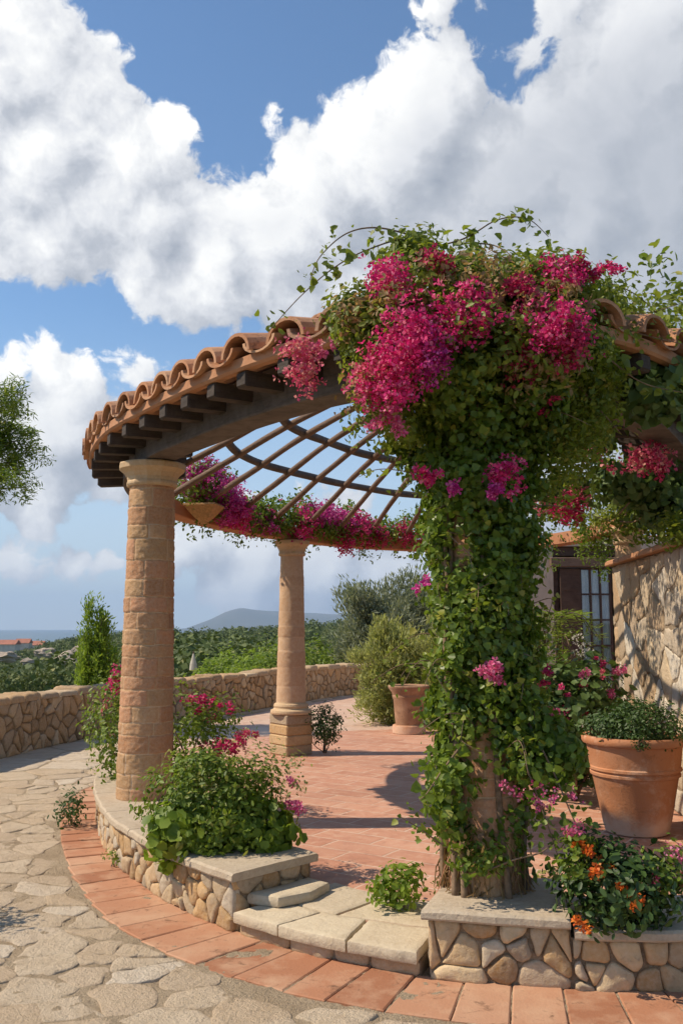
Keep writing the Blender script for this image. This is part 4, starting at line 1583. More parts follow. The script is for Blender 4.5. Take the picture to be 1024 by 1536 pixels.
for k in range(340):                                       # canopy on the middle poles, added to shade the garden wall
    x, y = rng.uniform(.85, 2.6), rng.uniform(5.9, 9.3)
    if noise.noise(Vector((x * 1.6, y * 1.6, 2))) < -.22:
        continue
    hb = 3.98 - .16 * math.hypot(x - HUB[0], y - HUB[1])
    clumps(fo, [np.array([x, y, hb + rng.uniform(-.08, .10)])], 24, .10, .055, OVAL, IVY_F, rng, .5)
fo.build('foliage', M['crown_leaf'], rv)
fo2.build('darker_foliage', M['ivy'], rv)  # darker leaf colour on some top sprays and all the hanging ones
fo = Foliage()
for (p, y, r, n) in [((985, 590), 5.6, (.20, .2, .13), 34), ((960, 560), 5.6, (.12, .12, .08), 14), ((950, 720), 8.0, (.38, .3, .18), 34), ((850, 735), 9.5, (.5, .3, .12), 34), ((850, 660), 9.0, (.5, .5, .2), 18), ((1000, 750), 8.0, (.25, .3, .2), 30), ((900, 640), 7.4, (.3, .3, .15), 12)]:
    q, d = blob_points(at(*p, y), r, n, rng, .3, .4)
    clumps(fo, q, 22, .08, .075, IVY, IVY_F, rng, .3, d)
fo.build('broad_leaves', M['round_leaf'], rv)
fo = Foliage()
for (p, y, r, n) in [((985, 775), 9.3, (.36, .2, .20), 60), ((935, 770), 10.4, (.30, .2, .16), 40), ((850, 770), 10.8, (.5, .25, .10), 36), ((1015, 800), 7.4, (.10, .1, .10), 16)]:
    q, d = blob_points(at(*p, y), r, n, rng, .3, .4)
    clumps(fo, q, 24, .08, .06, OVAL, IVY_F, rng, .4, d)
fo.build('fine_foliage', M['crown_leaf'], rv)
for (p, y, r, n, mm) in [((960, 690), 6.8, (.20, .1, .07), 120, 'coral'), ((985, 690), 6.8, (.10, .08, .06), 60, 'crimson'), ((850, 765), 8.5, (.17, .1, .11), 130, 'crimson'), ((800, 765), 8.7, (.08, .08, .05), 30, 'coral'), ((790, 660), 8.0, (.06, .06, .05), 16, 'pink'), ((880, 680), 8.0, (.05, .06, .05), 14, 'pink'), ((905, 690), 7.5, (.08, .06, .04), 18, 'coral'), ((870, 745), 8.5, (.1, .08, .05), 24, 'coral')]:
    blossom('blossom', at(*p, y), r, int(n * 1.4), M[mm], rv, .05, rng)
mb = MB()
for k in range(3):
    u_ = U_B - 2.8 + k * .5
    a, b = np.array([*RING.at(u_, -.1), 3.2 + rz(u_)]), np.array([*RING.at(u_ + .8, -.5), 2.75 + rz(u_ + .8)])
    mb.tube(catmull([a, (a + b) / 2 + rng.normal(size=3) * .1, b], 5), .008, 5)
mb.build('stem', M['stem'], rv, smooth=True)

# ------------------------------------------------------------------ flowers along the back beam
def beam_plant(u0, u1, label, seed, n, mats, hang=.12, high=.52, name='trailing_bougainvillea'):
    rng = np.random.default_rng(seed)
    um = (u0 + u1) / 2
    o = empty(name, (*RING.p(um), BEAM_B + rz(um) + .175), label, 'flowering plant', 'trailing plants along the back beam')
    fo = Foliage()
    fl = {}
    for k in range(int(n * 2.2)):
        u = rng.uniform(u0, u1)
        th = rng.uniform(.02, .98) * PI
        hk = high * (.55 + .45 * math.sin(PI * (u - u0) / (u1 - u0)))
        c = np.array([*RING.at(u, math.cos(th) * .26), BEAM_B + rz(u) + .10 + math.sin(th) * hk * rng.uniform(.3, 1)])
        clumps(fo, [c], 24, .075, .055, OVAL, IVY_F, rng, .4)
    for k in range(int(n * .18)):
        u = rng.uniform(u0, u1)
        for j in range(rng.integers(1, 5)):
            clumps(fo, [np.array([*RING.at(u, .13 * rng.choice([-1, 1])), BEAM_B + rz(u) + .05 - j * .06])], 6, .04, .045, OVAL, IVY_F, rng, .1)
    fo.build('foliage', M['shrub'], o)
    for (frac, off, dz, r, cnt, mm) in mats:
        u = u0 + (u1 - u0) * frac
        blossom('blossom', np.array([*RING.at(u, off), BEAM_B + rz(u) + dz]), r, int(cnt * 1.9), M[mm], o, .05, rng)
    return o


uB_ = RING.near(-.64, 11.95)
uL = RING.near(-1.93, 9.9)
ua, ub, uc = RING.near(1.6, 13.4), RING.near(.35, 12.95), RING.near(-.9, 11.6)
beam_plant(ub - .1, RING.near(-.25, 12.3), 'magenta flowered trailing plant on the back beam right of the slim column', 141, 75, [(.3, -.15, .22, (.25, .2, .15), 240, 'magenta'), (.6, -.2, .25, (.25, .2, .16), 260, 'magenta'), (.85, -.2, .32, (.25, .2, .12), 220, 'purple'), (.15, -.2, .15, (.2, .15, .1), 120, 'crimson'), (.75, -.25, .02, (.1, .1, .08), 60, 'magenta')])
beam_plant(RING.near(-.25, 12.3), RING.near(-.95, 11.6), 'leafy trailing plant with few blossoms on the back beam over the slim column', 142, 65, [(.3, -.2, .38, (.25, .15, .12), 240, 'purple'), (.65, -.25, .10, (.12, .1, .1), 60, 'magenta'), (.5, -.2, .30, (.2, .15, .1), 120, 'magenta')])
beam_plant(RING.near(-.95, 11.6), RING.near(-1.35, 11.15), 'dark green bushy trailing plant on the back beam left of the slim column', 143, 65, [(.5, -.25, .10, (.16, .1, .1), 90, 'purple'), (.3, -.25, .22, (.15, .1, .1), 70, 'magenta')], high=.36)
pl_u = RING.near(-1.62, 10.8)
basket_plant = beam_plant(pl_u - .35, pl_u + .35, 'dense purple bougainvillea spilling from the hanging basket beside the left column', 144, 50, [(.3, -.25, .30, (.26, .2, .20), 420, 'purple'), (.6, -.2, .36, (.25, .2, .2), 420, 'purple'), (.15, -.3, .12, (.15, .12, .14), 200, 'magenta'), (.45, -.35, .22, (.15, .1, .16), 200, 'purple')], high=.5)
beam_plant(ua - .6, ub - .12, 'green trailing plant on the back beam behind the vine column', 145, 75, [(.5, -.2, .25, (.25, .2, .12), 160, 'magenta'), (.8, -.2, .2, (.2, .2, .12), 140, 'crimson')])
# its blossom and leaves in and round the basket
_b = at(306, 750, 10.35)
fo = Foliage()
rng = np.random.default_rng(147)
q, d = blob_points(_b + [.02, 0, .22], (.30, .2, .24), 60, rng, .3, .4)
clumps(fo, q, 18, .07, .05, OVAL, IVY_F, rng, .4, d)
fo.build('basket_leaves', M['shrub'], basket_plant)
for (dx, dz, r, n_) in ((-.10, .24, (.16, .16, .15), 330), (.16, .20, (.16, .16, .18), 330), (.02, .38, (.14, .14, .09), 160)):
    blossom('blossom', _b + [dx, -.08, dz], r, n_, M['purple'], basket_plant, .045, rng)
# the basket: a woven square turned on its corner
bp = at(306, 765, 10.35)
bk = empty('hanging_basket', bp, 'tan woven square basket hung cornerwise on the back beam', 'basket')
mb = MB()
rings = []
for (r_, z_) in ((.02, -.16), (.12, -.09), (.25, .03), (.265, .04), (.26, .06), (.23, .06), (.12, -.05)):
    rings.append([(bp[0] + r_ * math.cos(a_ + .6), bp[1] + r_ * math.sin(a_ + .6), bp[2] + z_) for a_ in (0, PI / 2, PI, 1.5 * PI)])
mb.loft(rings, caps=True)
mb.build('basket_body', plain_mat('woven_cane', (0.42, 0.24, 0.10), .8, .3, 40), bk)

# ------------------------------------------------------------------ shrubs on and round the plinths
SA = lambda dx, dy, dz, r, n, m_, s=.035: ((dx, dy, dz), r, n, M[m_], s)
b0 = on_z(318, 1262, CAP_Z)
b0 = (-.82, 6.05, CAP_Z)
shrub('flowering_shrub', b0, (.38, .31), .54, .038, M['shrub'], 'bushy green shrub with a few pink blooms spilling over the left plinth beside the column', n=190, per=38, seed=201, spray=.065, low=.42,
      flowers=[SA(.55, .0, .24, (.06, .05, .04), 45, 'pink'), SA(.12, .18, .60, (.09, .07, .06), 80, 'crimson'), SA(.22, .25, .68, (.05, .05, .03), 30, 'coral'), SA(.50, .1, .36, (.04, .04, .04), 16, 'pink')])
o = C.objects['flowering_shrub']
fo = Foliage()
rng = np.random.default_rng(202)
q, d = blob_points((-1.0, 5.92, .44), (.16, .13, .15), 45, rng, .4, .3)
clumps(fo, q, 18, .05, .062, ROUND, IVY_F, rng, .3, d)
q, d = blob_points((-.55, 5.95, .45), (.26, .14, .18), 50, rng, .4, .3)
clumps(fo, q, 16, .05, .055, ROUND, IVY_F, rng, .3, d)
fo.build('broad_foliage', M['lime'], o)
q, d = blob_points((-.6, 6.2, .74), (.42, .25, .22), 60, rng, .5, .5)
fo = Foliage()
clumps(fo, q, 16, .055, .028, OVAL, IVY_F, rng, .5, d)
fo.build('fine_foliage', M['pale_leaf'], o)

shrub('bougainvillea_shrub', (-1.95, 8.75, .10), (.36, .4), 1.22, .045, M['shrub'], 'tall bougainvillea shrub with a magenta head left of and behind the left column', n=100, per=30, seed=211, spray=.09,
      flowers=[SA(-.02, -.1, 1.12, (.16, .14, .14), 260, 'magenta', .045), SA(.12, -.1, .95, (.1, .1, .1), 80, 'magenta', .045), SA(-.12, -.1, .85, (.1, .1, .16), 30, 'coral'), SA(.0, -.25, .6, (.1, .1, .1), 20, 'pink')])
shrub('bougainvillea_shrub', (-1.25, 8.15, .20), (.34, .35), .95, .045, M['shrub'], 'loose bougainvillea shrub with scattered magenta flowers right of the left column', n=80, per=26, seed=221, spray=.09,
      flowers=[SA(.02, -.05, .86, (.10, .09, .06), 90, 'magenta', .045), SA(.26, -.1, .84, (.08, .08, .04), 60, 'magenta'), SA(.2, -.35, .50, (.09, .08, .06), 80, 'crimson'), SA(.40, -.2, .58, (.10, .08, .05), 70, 'coral'), SA(.12, .1, .70, (.05, .05, .05), 30, 'magenta')])
shrub('weed_tuft', (-2.28, 8.0, .02), .13, .32, .035, M['dark_leaf'], 'small dark weed growing at the outer foot of the left plinth', 'weed', n=22, per=16, seed=231, spray=.05, nstem=4)
shrub('weed_tuft', (-1.62, 6.82, .02), .06, .10, .022, M['shrub'], 'tiny green weed on the tile border under the left column', 'weed', n=9, per=10, seed=232, spray=.025, nstem=3)
shrub('box_shrub', (-.22, 12.0, FLOOR_Z), (.24, .24), .62, .035, M['dark_leaf'], 'round dark green shrub against the pedestal of the slim column', n=70, per=24, seed=241, spray=.06)
shrub('leafy_herb', (.33, 5.42, FLOOR_Z), (.14, .12), .22, .045, M['lime'], 'small bright green herb at the right end of the stone step', 'herb', n=34, per=14, seed=251, spray=.04, nstem=5)
shrub('leafy_herb', (1.15, 5.35, FLOOR_Z), (.20, .14), .22, .035, M['pale_leaf'], 'pale low herb behind the vine column foot', 'herb', n=34, per=14, seed=252, spray=.04, nstem=5)
shrub('lantana_shrub', (1.34, 4.66, CAP_Z - .045), (.26, .22), .36, .045, M['dark_leaf'], 'dark leaved lantana bush with orange flower heads on the right plinth', n=95, per=26, seed=261, spray=.055, low=.42,
      flowers=[SA(-.19, -.12, .36, (.06, .05, .028), 70, 'orange', .03), SA(-.14, -.16, .27, (.035, .03, .03), 40, 'orange', .03), SA(.0, -.22, .16, (.04, .03, .035), 50, 'orange', .03), SA(-.08, -.1, .30, (.03, .03, .03), 26, 'orange', .03), SA(-.22, -.2, .06, (.045, .03, .035), 36, 'orange', .03), SA(-.02, -.18, .23, (.03, .03, .02), 20, 'orange', .03),
               SA(.20, -.1, .30, (.07, .06, .05), 36, 'pink', .024), SA(.27, -.05, .20, (.04, .05, .06), 24, 'coral', .024), SA(.14, -.12, .22, (.03, .03, .03), 14, 'coral', .024)])
o = C.objects['lantana_shrub']
fo = Foliage()
q, d = blob_points((1.56, 4.62, .52), (.12, .1, .14), 30, rng, .4, .3)
clumps(fo, q, 14, .04, .034, OVAL, IVY_F, rng, .4, d)
q, d = blob_points((1.14, 4.6, .62), (.07, .07, .14), 22, rng, .4, .3)
clumps(fo, q, 14, .035, .036, OVAL, IVY_F, rng, .4, d)
fo.build('fine_foliage', M['shrub'], o)

shrub('wayside_shrub', (-2.95, 5.55, 0), (.34, .3), 1.15, .05, M['shrub'], 'shrub beside the path just past the left edge, seen by its shadow', n=70, per=24, seed=271, spray=.09)

# ------------------------------------------------------------------ pots
PC = (2.30, 7.42, FLOOR_Z)
pot = empty('terracotta_pot', PC, 'large banded terracotta pot standing against the right garden wall', 'pot')
mb = MB()
prof = [(.225, 0), (.245, .012), (.262, .08), (.330, .44), (.336, .452), (.348, .458), (.350, .478), (.342, .488), (.346, .495), (.358, .503), (.358, .522), (.350, .530), (.368, .68), (.374, .70), (.398, .708), (.408, .725), (.408, .755), (.398, .77), (.370, .77), (.360, .75), (.340, .66), (.30, .655)]
mb.lathe(PC, [(a * .98, b * .96) for a, b in prof], 72, .006)
mb.build('pot_body', M['pot'], pot, smooth='angle')
mb = MB()
mb.lathe((PC[0], PC[1], PC[2] + .615), [(.335, 0), (.335, .03), (.2, .045)], 32)
mb.build('soil', M['soil'], pot)
shrub('potted_plant', (PC[0], PC[1], PC[2] + .66), (.37, .37), .34, .030, M['dark_leaf'], 'low dense dark green plant filling the large terracotta pot', 'plant', n=170, per=32, seed=301, spray=.05, low=.40, shell=.3, nstem=8)
shrub('creeping_sprig', (PC[0] - .08, PC[1] - .405, PC[2] + .66), (.07, .04), .12, .022, M['dark_leaf'], 'small dark sprig hanging over the front rim of the large pot', 'sprig', n=14, per=12, seed=302, spray=.022, nstem=3)

UC = (1.02, 14.2, FLOOR_Z)
urn = empty('terracotta_urn', UC, 'weathered flared terracotta urn on a round saucer beside the pale feathery shrub', 'pot')
mb = MB()
mb.lathe(UC, [(.20, .13), (.205, .16), (.22, .3), (.235, .50), (.25, .53), (.255, .55), (.25, .57), (.27, .62), (.31, .67), (.315, .70), (.30, .715), (.265, .70), (.24, .62), (.2, .6)], 48, .01)
mb.build('urn_body', M['old_pot'], urn, smooth='angle')
mb = MB()
mb.lathe(UC, [(.24, 0), (.25, .01), (.255, .10), (.245, .125), (.2, .13)], 40)
mb.build('saucer', M['pot'], urn, smooth='angle')
mb = MB()
mb.lathe((UC[0], UC[1], UC[2] + .6), [(.235, 0), (.22, .03), (.1, .04)], 24)
mb.build('soil', M['soil'], urn)

# ------------------------------------------------------------------ plants beside the garden wall
shrub('geranium_shrub', (2.15, 8.75, FLOOR_Z), (.42, .38), 1.32, .062, M['round_leaf'], 'tall leafy geranium bush with pink flower heads behind the large terracotta pot', n=130, per=22, tmpl=ROUND, seed=311, spray=.085, low=.56,
      flowers=[SA(-.24, -.3, .82, (.05, .05, .045), 50, 'pink'), SA(-.10, -.3, .86, (.05, .05, .06), 40, 'crimson'), SA(.05, -.3, 1.15, (.06, .05, .06), 50, 'pink'), SA(.38, -.25, 1.18, (.05, .05, .05), 45, 'pink'), SA(.28, -.35, .98, (.045, .04, .04), 36, 'pink'), SA(.24, -.2, 1.28, (.06, .05, .04), 40, 'magenta'), SA(-.14, -.3, 1.04, (.05, .05, .04), 30, 'magenta'), SA(.0, -.3, 1.06, (.04, .04, .04), 26, 'coral'), SA(.02, -.35, .8, (.03, .03, .03), 14, 'crimson'), SA(.22, -.3, 1.16, (.04, .04, .03), 24, 'coral')])
shrub('geranium_shrub', (1.95, 9.6, FLOOR_Z), (.42, .4), 1.55, .05, M['shrub'], 'darker leafy bush between the vine column and the geranium', n=110, per=24, seed=312, spray=.09)
shrub('white_flowered_shrub', (2.55, 10.2, FLOOR_Z), (.30, .3), 1.62, .035, M['shrub'], 'slender shrub dotted with tiny white flowers below the house window', n=70, per=24, seed=313, spray=.08,
      flowers=[SA(-.1, -.2, 1.45, (.22, .15, .16), 60, 'white', .03), SA(.1, -.2, 1.2, (.2, .15, .16), 40, 'white', .03)])
rng = np.random.default_rng(321)
palm = empty('palm_plant', (2.35, 10.9, FLOOR_Z), 'small arching palm in front of the house wall', 'palm')
mb = MB()
fo = Foliage()
for k in range(13):
    th = k * 2.4
    L = rng.uniform(.45, .65)
    b = np.array([2.35, 10.9, FLOOR_Z + 1.25])
    d = np.array([math.cos(th), math.sin(th), 0])
    q = catmull([b, b + d * L * .35 + [0, 0, .42], b + d * L * .8 + [0, 0, .48], b + d * L * 1.15 + [0, 0, .22]], 8)
    mb.tube(q, list(np.linspace(.012, .004, len(q))), 4)
    n_ = 46
    s = np.linspace(3, len(q) - 1.05, n_)
    i = s.astype(int)
    p = q[i] + (q[i + 1] - q[i]) * (s - i)[:, None]
    side = np.cross(unit(q[i + 1] - q[i]), [0, 0, 1.0])
    side = side * np.where(np.arange(n_) % 2, 1, -1)[:, None] + unit(q[i + 1] - q[i]) * .6 + [0, 0, -.35]
    v, f = scatter(p, np.tile([0, 0, 1.0], (n_, 1)) + rng.normal(size=(n_, 3)) * .2, .20, SLIM * [1, .6, 1], SLIM_F, rng, along=unit(side) * 3)
    fo.add(v, f)
mb.tube([(2.35, 10.9, FLOOR_Z), (2.34, 10.9, FLOOR_Z + .7), (2.35, 10.9, FLOOR_Z + 1.3)], [.07, .06, .05], 8)
mb.build('trunk', M['bark'], palm, smooth=True)
fo.build('crown', M['lime'], palm)

# ------------------------------------------------------------------ house
HX0, HX1, HY, HTOP = 2.95, 9.0, 14.9, 3.18
house = empty('house', (5.5, 16.5, FLOOR_Z), 'low pinkish plastered house with a brown wooden window behind the garden wall', 'house')
OX0, OX1, OZ0, OZ1 = 3.42, 4.52, .55, 3.02
mb = MB()
for (a, b, z0, z1) in ((HX0, OX0, 0, HTOP), (OX1, HX1, 0, HTOP), (OX0, OX1, 0, OZ0), (OX0, OX1, OZ1, HTOP)):
    mb.box(((a + b) / 2, HY + .2, z0), b - a, .4, z1 - z0)
mb.box(((HX0 + HX1) / 2, HY + 3.4, 0), HX1 - HX0, 6, HTOP)
mb.build('wall', M['plaster'], house)
mb = MB()
mb.box(((HX0 + HX1) / 2, HY + 3.5, HTOP + .003), HX1 - HX0 - .1, 5.7, .08, 0, .02)
mb.build('roof', M['red_roof'], house)
win = MB()
fy = HY + .12
for (a, b, z0, z1) in ((OX0 + .003, OX0 + .10, OZ0 + .003, OZ1 - .16), (OX1 - .10, OX1 - .003, OZ0 + .003, OZ1 - .16), (OX0 + .003, OX1 - .003, OZ1 - .158, OZ1 - .003)):
    win.box(((a + b) / 2, fy, z0), b - a, .12, z1 - z0, 0, .008)
wn = win.build('window', M['brown_wood'], house)
mb = MB()
mb.box(((OX0 + OX1) / 2 - .06, HY - .03, OZ1 - .34), OX1 - OX0 - .02, .10, .15, 0, .01)
mb.build('lintel', M['bar_wood'], wn)
mb = MB()
mb.box((OX0 + .27, HY + .02, OZ0 + .02), .33, .05, OZ1 - OZ0 - .38, 0, .01)
for zz in (.25, 1.0, 1.75):
    mb.box((OX0 + .27, HY - .008, OZ0 + zz), .27, .012, .05)
mb.build('shutter', M['brown_wood'], wn)
mb = MB()
gx0, gx1, gz0, gz1 = OX0 + .45, OX1 - .17, OZ0 + .03, OZ1 - .38
for k in range(4):
    mb.box((gx0 + (gx1 - gx0) * k / 3, fy - .06, gz0), .028, .04, gz1 - gz0)
for k in range(6):
    mb.box(((gx0 + gx1) / 2, fy - .066, gz0 + (gz1 - gz0) * k / 5), gx1 - gx0 + .03, .03, .028)
mb.build('sash', M['brown_wood'], wn)
mb = MB()
mb.box(((gx0 + gx1) / 2, fy - .04, gz0), gx1 - gx0, .008, gz1 - gz0)
mb.build('pane', M['glass'], wn)
mb = MB()
rings = []
for z in (gz0, gz1):
    rings.append([(gx0 + (gx1 - gx0) * i / 40, fy - .012 + .012 * math.sin(i * 1.3), z) for i in range(41)])
mb.loft(rings, closed=False)
mb.build('curtain', M['curtain'], wn)

# ------------------------------------------------------------------ planting beyond the terrace
def fine_bush(name, base, r, h, leafm, label, cat, seed, n, per, leaf, tmpl=SLIM, tf=SLIM_F, spray=.2, group=None, low=.5, up=.9, trunk=.05, nst=12, bumpy=.4, shell=.4, along=None):
    rng = np.random.default_rng(seed)
    o = empty(name, base, label, cat, group)
    c = np.array(base) + [0, 0, h * low]
    q, d = blob_points(c, (r, r, h * (1 - low)), n, rng, shell, bumpy, seed)
    fo = Foliage()
    clumps(fo, q, per, spray, leaf, tmpl, tf, rng, up, d, .9, along)
    fo.build('crown', leafm, o)
    stems(base, q[:nst], trunk, rng, o, 'trunk', M['bark'])
    return o


# wispy upright leaves
fine_bush('olive_tree', (1.60, 25.5, -.6), 1.6, 3.3, M['olive'], 'big wispy grey-green olive tree beyond the boundary wall', 'tree', 401, 620, 110, .17, tmpl=SLIM * [1, 1.2, 1], low=.52, spray=.22, trunk=.05, nst=14, bumpy=.5, along=(.9, .9))
fine_bush('feathery_shrub', (.86, 15.6, .10), .50, 1.6, M['pale_leaf'], 'pale yellowish feathery shrub behind the weathered urn', 'shrub', 402, 210, 70, .10, tmpl=SLIM * [1, 1.2, 1], spray=.10, trunk=.02, along=(.7, .9))
fine_bush('feathery_shrub', (1.75, 15.2, .10), .55, 1.55, M['pale_leaf'], 'pale feathery shrub half hidden by the vine column', 'shrub', 403, 170, 70, .10, tmpl=SLIM * [1, 1.2, 1], spray=.10, trunk=.02, along=(.7, .9))

cy_ = empty('conical_shrub', (-4.25, 16.3, -.3), 'upright bright green conical shrub rising left of the left column behind the wall', 'shrub')
rng = np.random.default_rng(405)
fo = Foliage()
tips = []
for k in range(34):
    th = rng.uniform(0, 2 * PI)
    rr = rng.uniform(0, .36)
    h = 2.42 - rr * 2.0 + rng.uniform(-.5, .12)
    if k in (3, 9):
        h = 2.5
    b = np.array([-4.25 + rr * math.cos(th), 16.3 + rr * math.sin(th), 0])
    tips.append(b + [0, 0, h - .3])
    zz = np.arange(.5 * rng.uniform(0, 1), h, .07)
    cc = np.array([b + [rng.normal() * .03, rng.normal() * .03, z - .3] for z in zz])
    clumps(fo, cc, 20, .06, .085, SLIM * [1, 1.6, 1], SLIM_F, rng, 1.2, None, 1.2, (0, 1.0))
fo.build('foliage', M['lime'], cy_)
stems((-4.25, 16.3, -.3), tips[:8], .012, rng, cy_, bend=.03)

GB = [(-2.75, 20.5, .75, 1.3, 'lime', 'yellow-green shrub right behind the left column beyond the wall'), (-2.0, 22.3, .85, 1.5, 'shrub', 'leafy green shrub in the middle of the row beyond the wall'),
      (-1.25, 24.0, .95, 1.75, 'shrub', 'taller green shrub just left of the slim column beyond the wall'), (-.25, 26.0, .9, 1.8, 'shrub', 'green shrub between the slim column and the olive tree'),
      (-2.35, 24.5, 1.0, 1.5, 'lime', 'broad light green shrub at the back of the row beyond the wall')]
for k, (x, y, r, h, mm, lab) in enumerate(GB):
    fine_bush('wild_shrub', (x, y, -.55), r, h, M[mm], lab, 'shrub', 410 + k, 170, 34, .10, OVAL, IVY_F, .15, 'wild shrubs beyond the boundary wall', bumpy=.55)

# pine whose branch tips reach into the picture at the left edge
pine = empty('pine_tree', (-7.3, 14.6, -.4), 'pine tree at the left edge, only branch tips in view', 'tree')
rng = np.random.default_rng(421)
mb = MB()
mb.tube(catmull([(-7.3, 14.6, -.4), (-7.25, 14.5, 1.5), (-7.1, 14.4, 3.2), (-7.0, 14.4, 5.4)], 5), list(np.linspace(.17, .05, 16)), 9)
mb.build('trunk', M['bark'], pine, smooth=True)
fo = Foliage()
mb = MB()
for k in range(80):
    c = at(rng.uniform(-150, 48), rng.uniform(585, 745), rng.uniform(13.6, 15.2))
    if c[0] > at(50, 660, 14.4)[0] - abs(c[2] - 4.45) * .25:
        continue
    b = np.array([-7.05, 14.4, c[2] - .5])
    mb.tube(catmull([b, (b + c) / 2 + [0, 0, .1], c], 4), list(np.linspace(.03, .008, 9)), 5)
    q = c + rng.normal(size=(8, 3)) * [.13, .13, .09]
    clumps(fo, q, 40, .07, .10, SLIM * [1, 1.1, 1], SLIM_F, rng, .9)
mb.build('branches', M['bark'], pine, smooth=True)
fo.build('crown', M['shrub'], pine)

# ------------------------------------------------------------------ land, sea, mountain
def land_h(x, y):
    r = math.hypot(x, y)
    az = 512 + F_PX * x / max(y, 1e-3) if y > 1 else (-900 if x < 0 else 2000)
    ridge = np.interp(az, [-400, 0, 60, 110, 180, 260, 340, 430, 500, 900, 1600], [-9, -7.5, -6, -4.0, -1.5, -2.2, -1.2, 1.0, 2.4, 4, 3])
    low = np.interp(az, [-400, 0, 60, 130, 200, 500, 900], [-11, -11, -9.5, -6, -3.2, -4, -4])
    if r < 30:
        h = -.45 - .004 * r
    elif r < 170:
        k = sstep(30, 170, r)
        h = -.57 + (low + .57) * k
    elif r < 430:
        k = sstep(170, 430, r)
        h = low + (ridge - low) * k
    else:
        k = sstep(430, 1500, r)
        h = ridge + (-36 - ridge) * k
    amp = sstep(40, 150, r)
    h += amp * (2.4 * noise.noise(Vector((x * .02, y * .02, 0))) + .5 * noise.noise(Vector((x * .06, y * .06, 3))))
    return h


v, f = [], []
NA, NR = 220, 90
rads = [0.0] + list(np.geomspace(3, 2400, NR - 1))
angs = np.linspace(0, 2 * PI, NA, endpoint=False)
for r in rads:
    for a in angs:
        x, y = r * math.sin(a), r * math.cos(a)
        v.append((x, y, land_h(x, y)))
for i in range(NR - 1):
    for j in range(NA):
        a, b = i * NA + j, i * NA + (j + 1) % NA
        f.append((a, b, b + NA, a + NA))
tag(build('ground', v, f, M['land'], smooth=True), kind='structure')

v, f = [(0, 0, -30)], []
for k in range(64):
    a = 2 * PI * k / 64
    v.append((15500 * math.sin(a), 15500 * math.cos(a), -30))
f = [(0, 1 + (k + 1) % 64, 1 + k) for k in range(64)]
tag(build('sea', v, f, M['sea']), kind='structure')

# far mountain range
PROFM = [(150, 946), (255, 944), (280, 942), (315, 928), (340, 916), (362, 911), (400, 915), (430, 917), (470, 919), (510, 920), (560, 925), (640, 930), (760, 930), (1000, 936), (1300, 944)]
v, f = [], []
NX, NY_ = 160, 24
for j in range(NY_):
    yk = j / (NY_ - 1)
    for i in range(NX):
        px = 150 + 1150 * i / (NX - 1)
        Y = 9000 + 3500 * yk
        top = np.interp(px, [p[0] for p in PROFM], [p[1] for p in PROFM])
        h = (945.5 - top) / F_PX * 10500 * math.sin(PI * yk) ** .8 + 1.7
        x = (px - 512) / F_PX * Y
        h += 40 * noise.noise(Vector((x * .0009, Y * .0009, 0))) * (top < 940) + 16 * noise.noise(Vector((x * .003, Y * .003, 5))) * (top < 943)
        v.append((x, Y, h - 36))
for j in range(NY_ - 1):
    for i in range(NX - 1):
        a = j * NX + i
        f.append((a, a + 1, a + NX + 1, a + NX))
tag(build('mountains', v, f, M['mountain'], smooth=True), kind='structure')

# scrub and wood on the slopes: one mass
rng = np.random.default_rng(501)
fo = Foliage()
cen, siz = [], []
for k in range(9800):
    r = math.exp(rng.uniform(math.log(34), math.log(470)))
    px = rng.uniform(-60, 640) if k < 7500 else rng.choice([rng.uniform(-900, -60), rng.uniform(640, 1000)])
    x = (px - 512) / F_PX * r
    y = r
    if noise.noise(Vector((x * .03, y * .03, 7))) < -.14 and px < 240:
        continue
    s = rng.uniform(.35, 1.0) * (1.9 if rng.uniform() < .16 else 1.0) * (1.0 if px < 220 else 1.25) * (1 if r > 60 else .75) * (1.5 if r > 200 else 1)
    cen.append((x, y, land_h(x, y) + s * .3))
    siz.append(s)
cen, siz = np.array(cen), np.array(siz)
K = 50
d = unit(rng.normal(size=(len(cen), K, 3)) + [0, 0, .45])
pts = (cen[:, None] + d * siz[:, None, None] * np.array([1, 1, .8]) * rng.uniform(.6, 1.0, (len(cen), K, 1))).reshape(-1, 3)
v, f = scatter(pts, (d + rng.normal(size=d.shape) * .4).reshape(-1, 3), np.repeat(siz * np.where(cen[:, 1] < 90, .20, .32), K), SLIM * [1, 3.6, 1], SLIM_F, rng)
fo.add(v, f)
tag(fo.build('scrub', M['scrub']), kind='stuff')

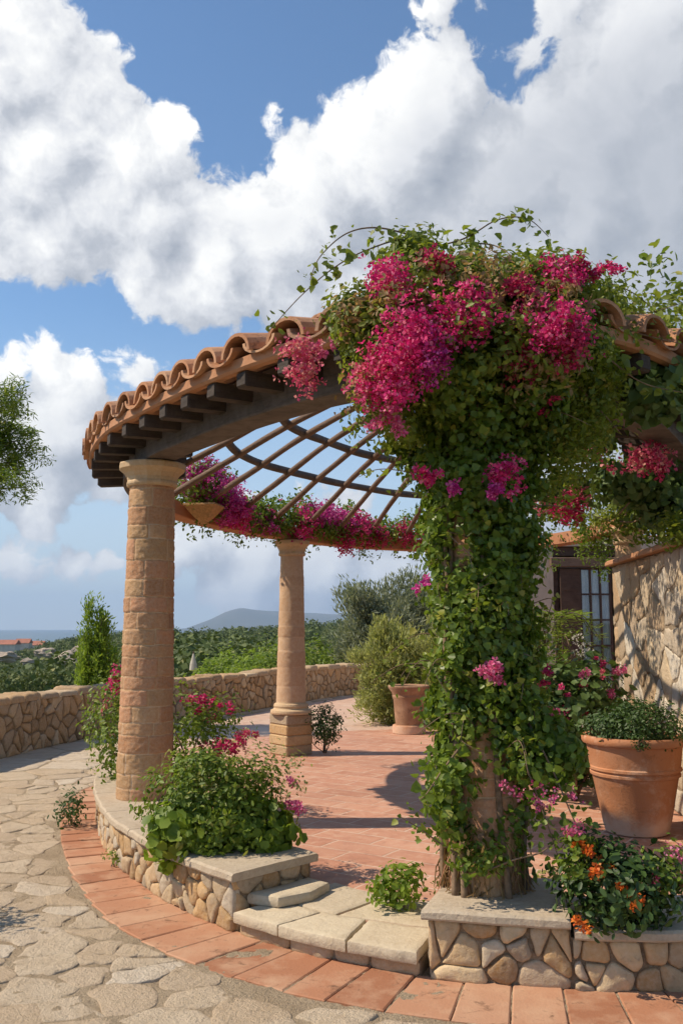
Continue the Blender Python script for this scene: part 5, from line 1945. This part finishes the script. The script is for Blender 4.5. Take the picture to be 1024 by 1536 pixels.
# pale rocks on the slope
rng = np.random.default_rng(511)
for k, (px, py, w_, lab) in enumerate([(70, 980, 3.2, 'largest pale boulder on the left hillside'), (112, 988, 4.5, 'long pale rock outcrop on the left hillside nearest the conical shrub'), (130, 974, 3.0, 'pale rock higher up the left hillside'), (40, 992, 1.6, 'small pale boulder low on the left hillside'), (12, 985, 2.4, 'pale rock at the left edge of the hillside')]):
    Y = 190 - k * 10
    c = at(px, py, Y)
    c[2] = land_h(c[0], c[1]) + w_ * .35
    c = at(px, py, Y)
    mb = MB()
    rings = []
    for i in range(9):
        ph = PI * (i + .02) / 8.04
        ring = []
        for j in range(14):
            a = 2 * PI * j / 14
            dd = Vector((math.sin(ph) * math.cos(a), math.sin(ph) * math.sin(a), math.cos(ph)))
            s = w_ * (.55 + .35 * noise.noise(dd * 1.7 + Vector((k * 5, 0, 0))))
            ring.append((c[0] + dd.x * s * 1.3, c[1] + dd.y * s, c[2] + dd.z * s * .6))
        rings.append(ring)
    mb.loft(rings, caps=True)
    tag(mb.build('boulder', M['boulder'], base=c), lab, 'boulder', 'boulders on the left hillside')

# village by the sea
for k, (px, py, w_, lab) in enumerate([(12, 969, 7, 'red roofed house at the left edge far down by the sea'), (36, 967, 5, 'smallest red roofed house between two others by the sea'), (55, 970, 6, 'red roofed house nearest the rocky hillside by the sea')]):
    Y = 330 + 12 * k
    c = at(px, py, Y)
    o = empty('village_house', (c[0], c[1], c[2] - 3), lab, 'house', 'far village houses by the sea')
    mb = MB()
    mb.box((c[0], c[1], c[2] - 4), w_, w_ * .8, 4.6)
    mb.build('wall', M['far_wall'], o)
    mb = MB()
    x0, x1, y0_, y1_ = c[0] - w_ * .55, c[0] + w_ * .55, c[1] - w_ * .45, c[1] + w_ * .45
    zb = c[2] + .605
    mb.add([(x0, y0_, zb), (x1, y0_, zb), (x1, y1_, zb), (x0, y1_, zb), (x0, c[1], zb + 1.6), (x1, c[1], zb + 1.6)], [(0, 1, 5, 4), (2, 3, 4, 5), (0, 4, 3), (1, 2, 5), (3, 2, 1, 0)])
    mb.build('roof', M['red_roof'], o)

# closed garden parasol among the shrubs
c = at(290, 1000, 27)
pr = empty('parasol', (c[0], c[1], -.6), 'small folded cream parasol among the shrubs beyond the wall', 'parasol')
mb = MB()
mb.lathe((c[0], c[1], c[2] - .12), [(.09, 0), (.11, .03), (.09, .2), (.05, .38), (.018, .50), (.005, .52)], 10, .3)
mb.build('canopy', M['canvas'], pr)
mb = MB()
mb.tube([(c[0], c[1], -.6), (c[0], c[1], c[2] + .44)], .02, 6)
mb.build('pole', M['bar_wood'], pr)

# ------------------------------------------------------------------ air
mb = MB()
mb.box((0, 0, -37.5), 32000, 32000, 600)
m, t, out = mat('haze_air')
vn = t.n('ShaderNodeVolumePrincipled')
vn.inputs['Color'].default_value = (0.54, 0.73, 1.0, 1)
vn.inputs['Density'].default_value = 9e-5
t.t.links.new(vn.outputs[0], out.inputs['Volume'])
tag(mb.build('haze', m), kind='stuff')
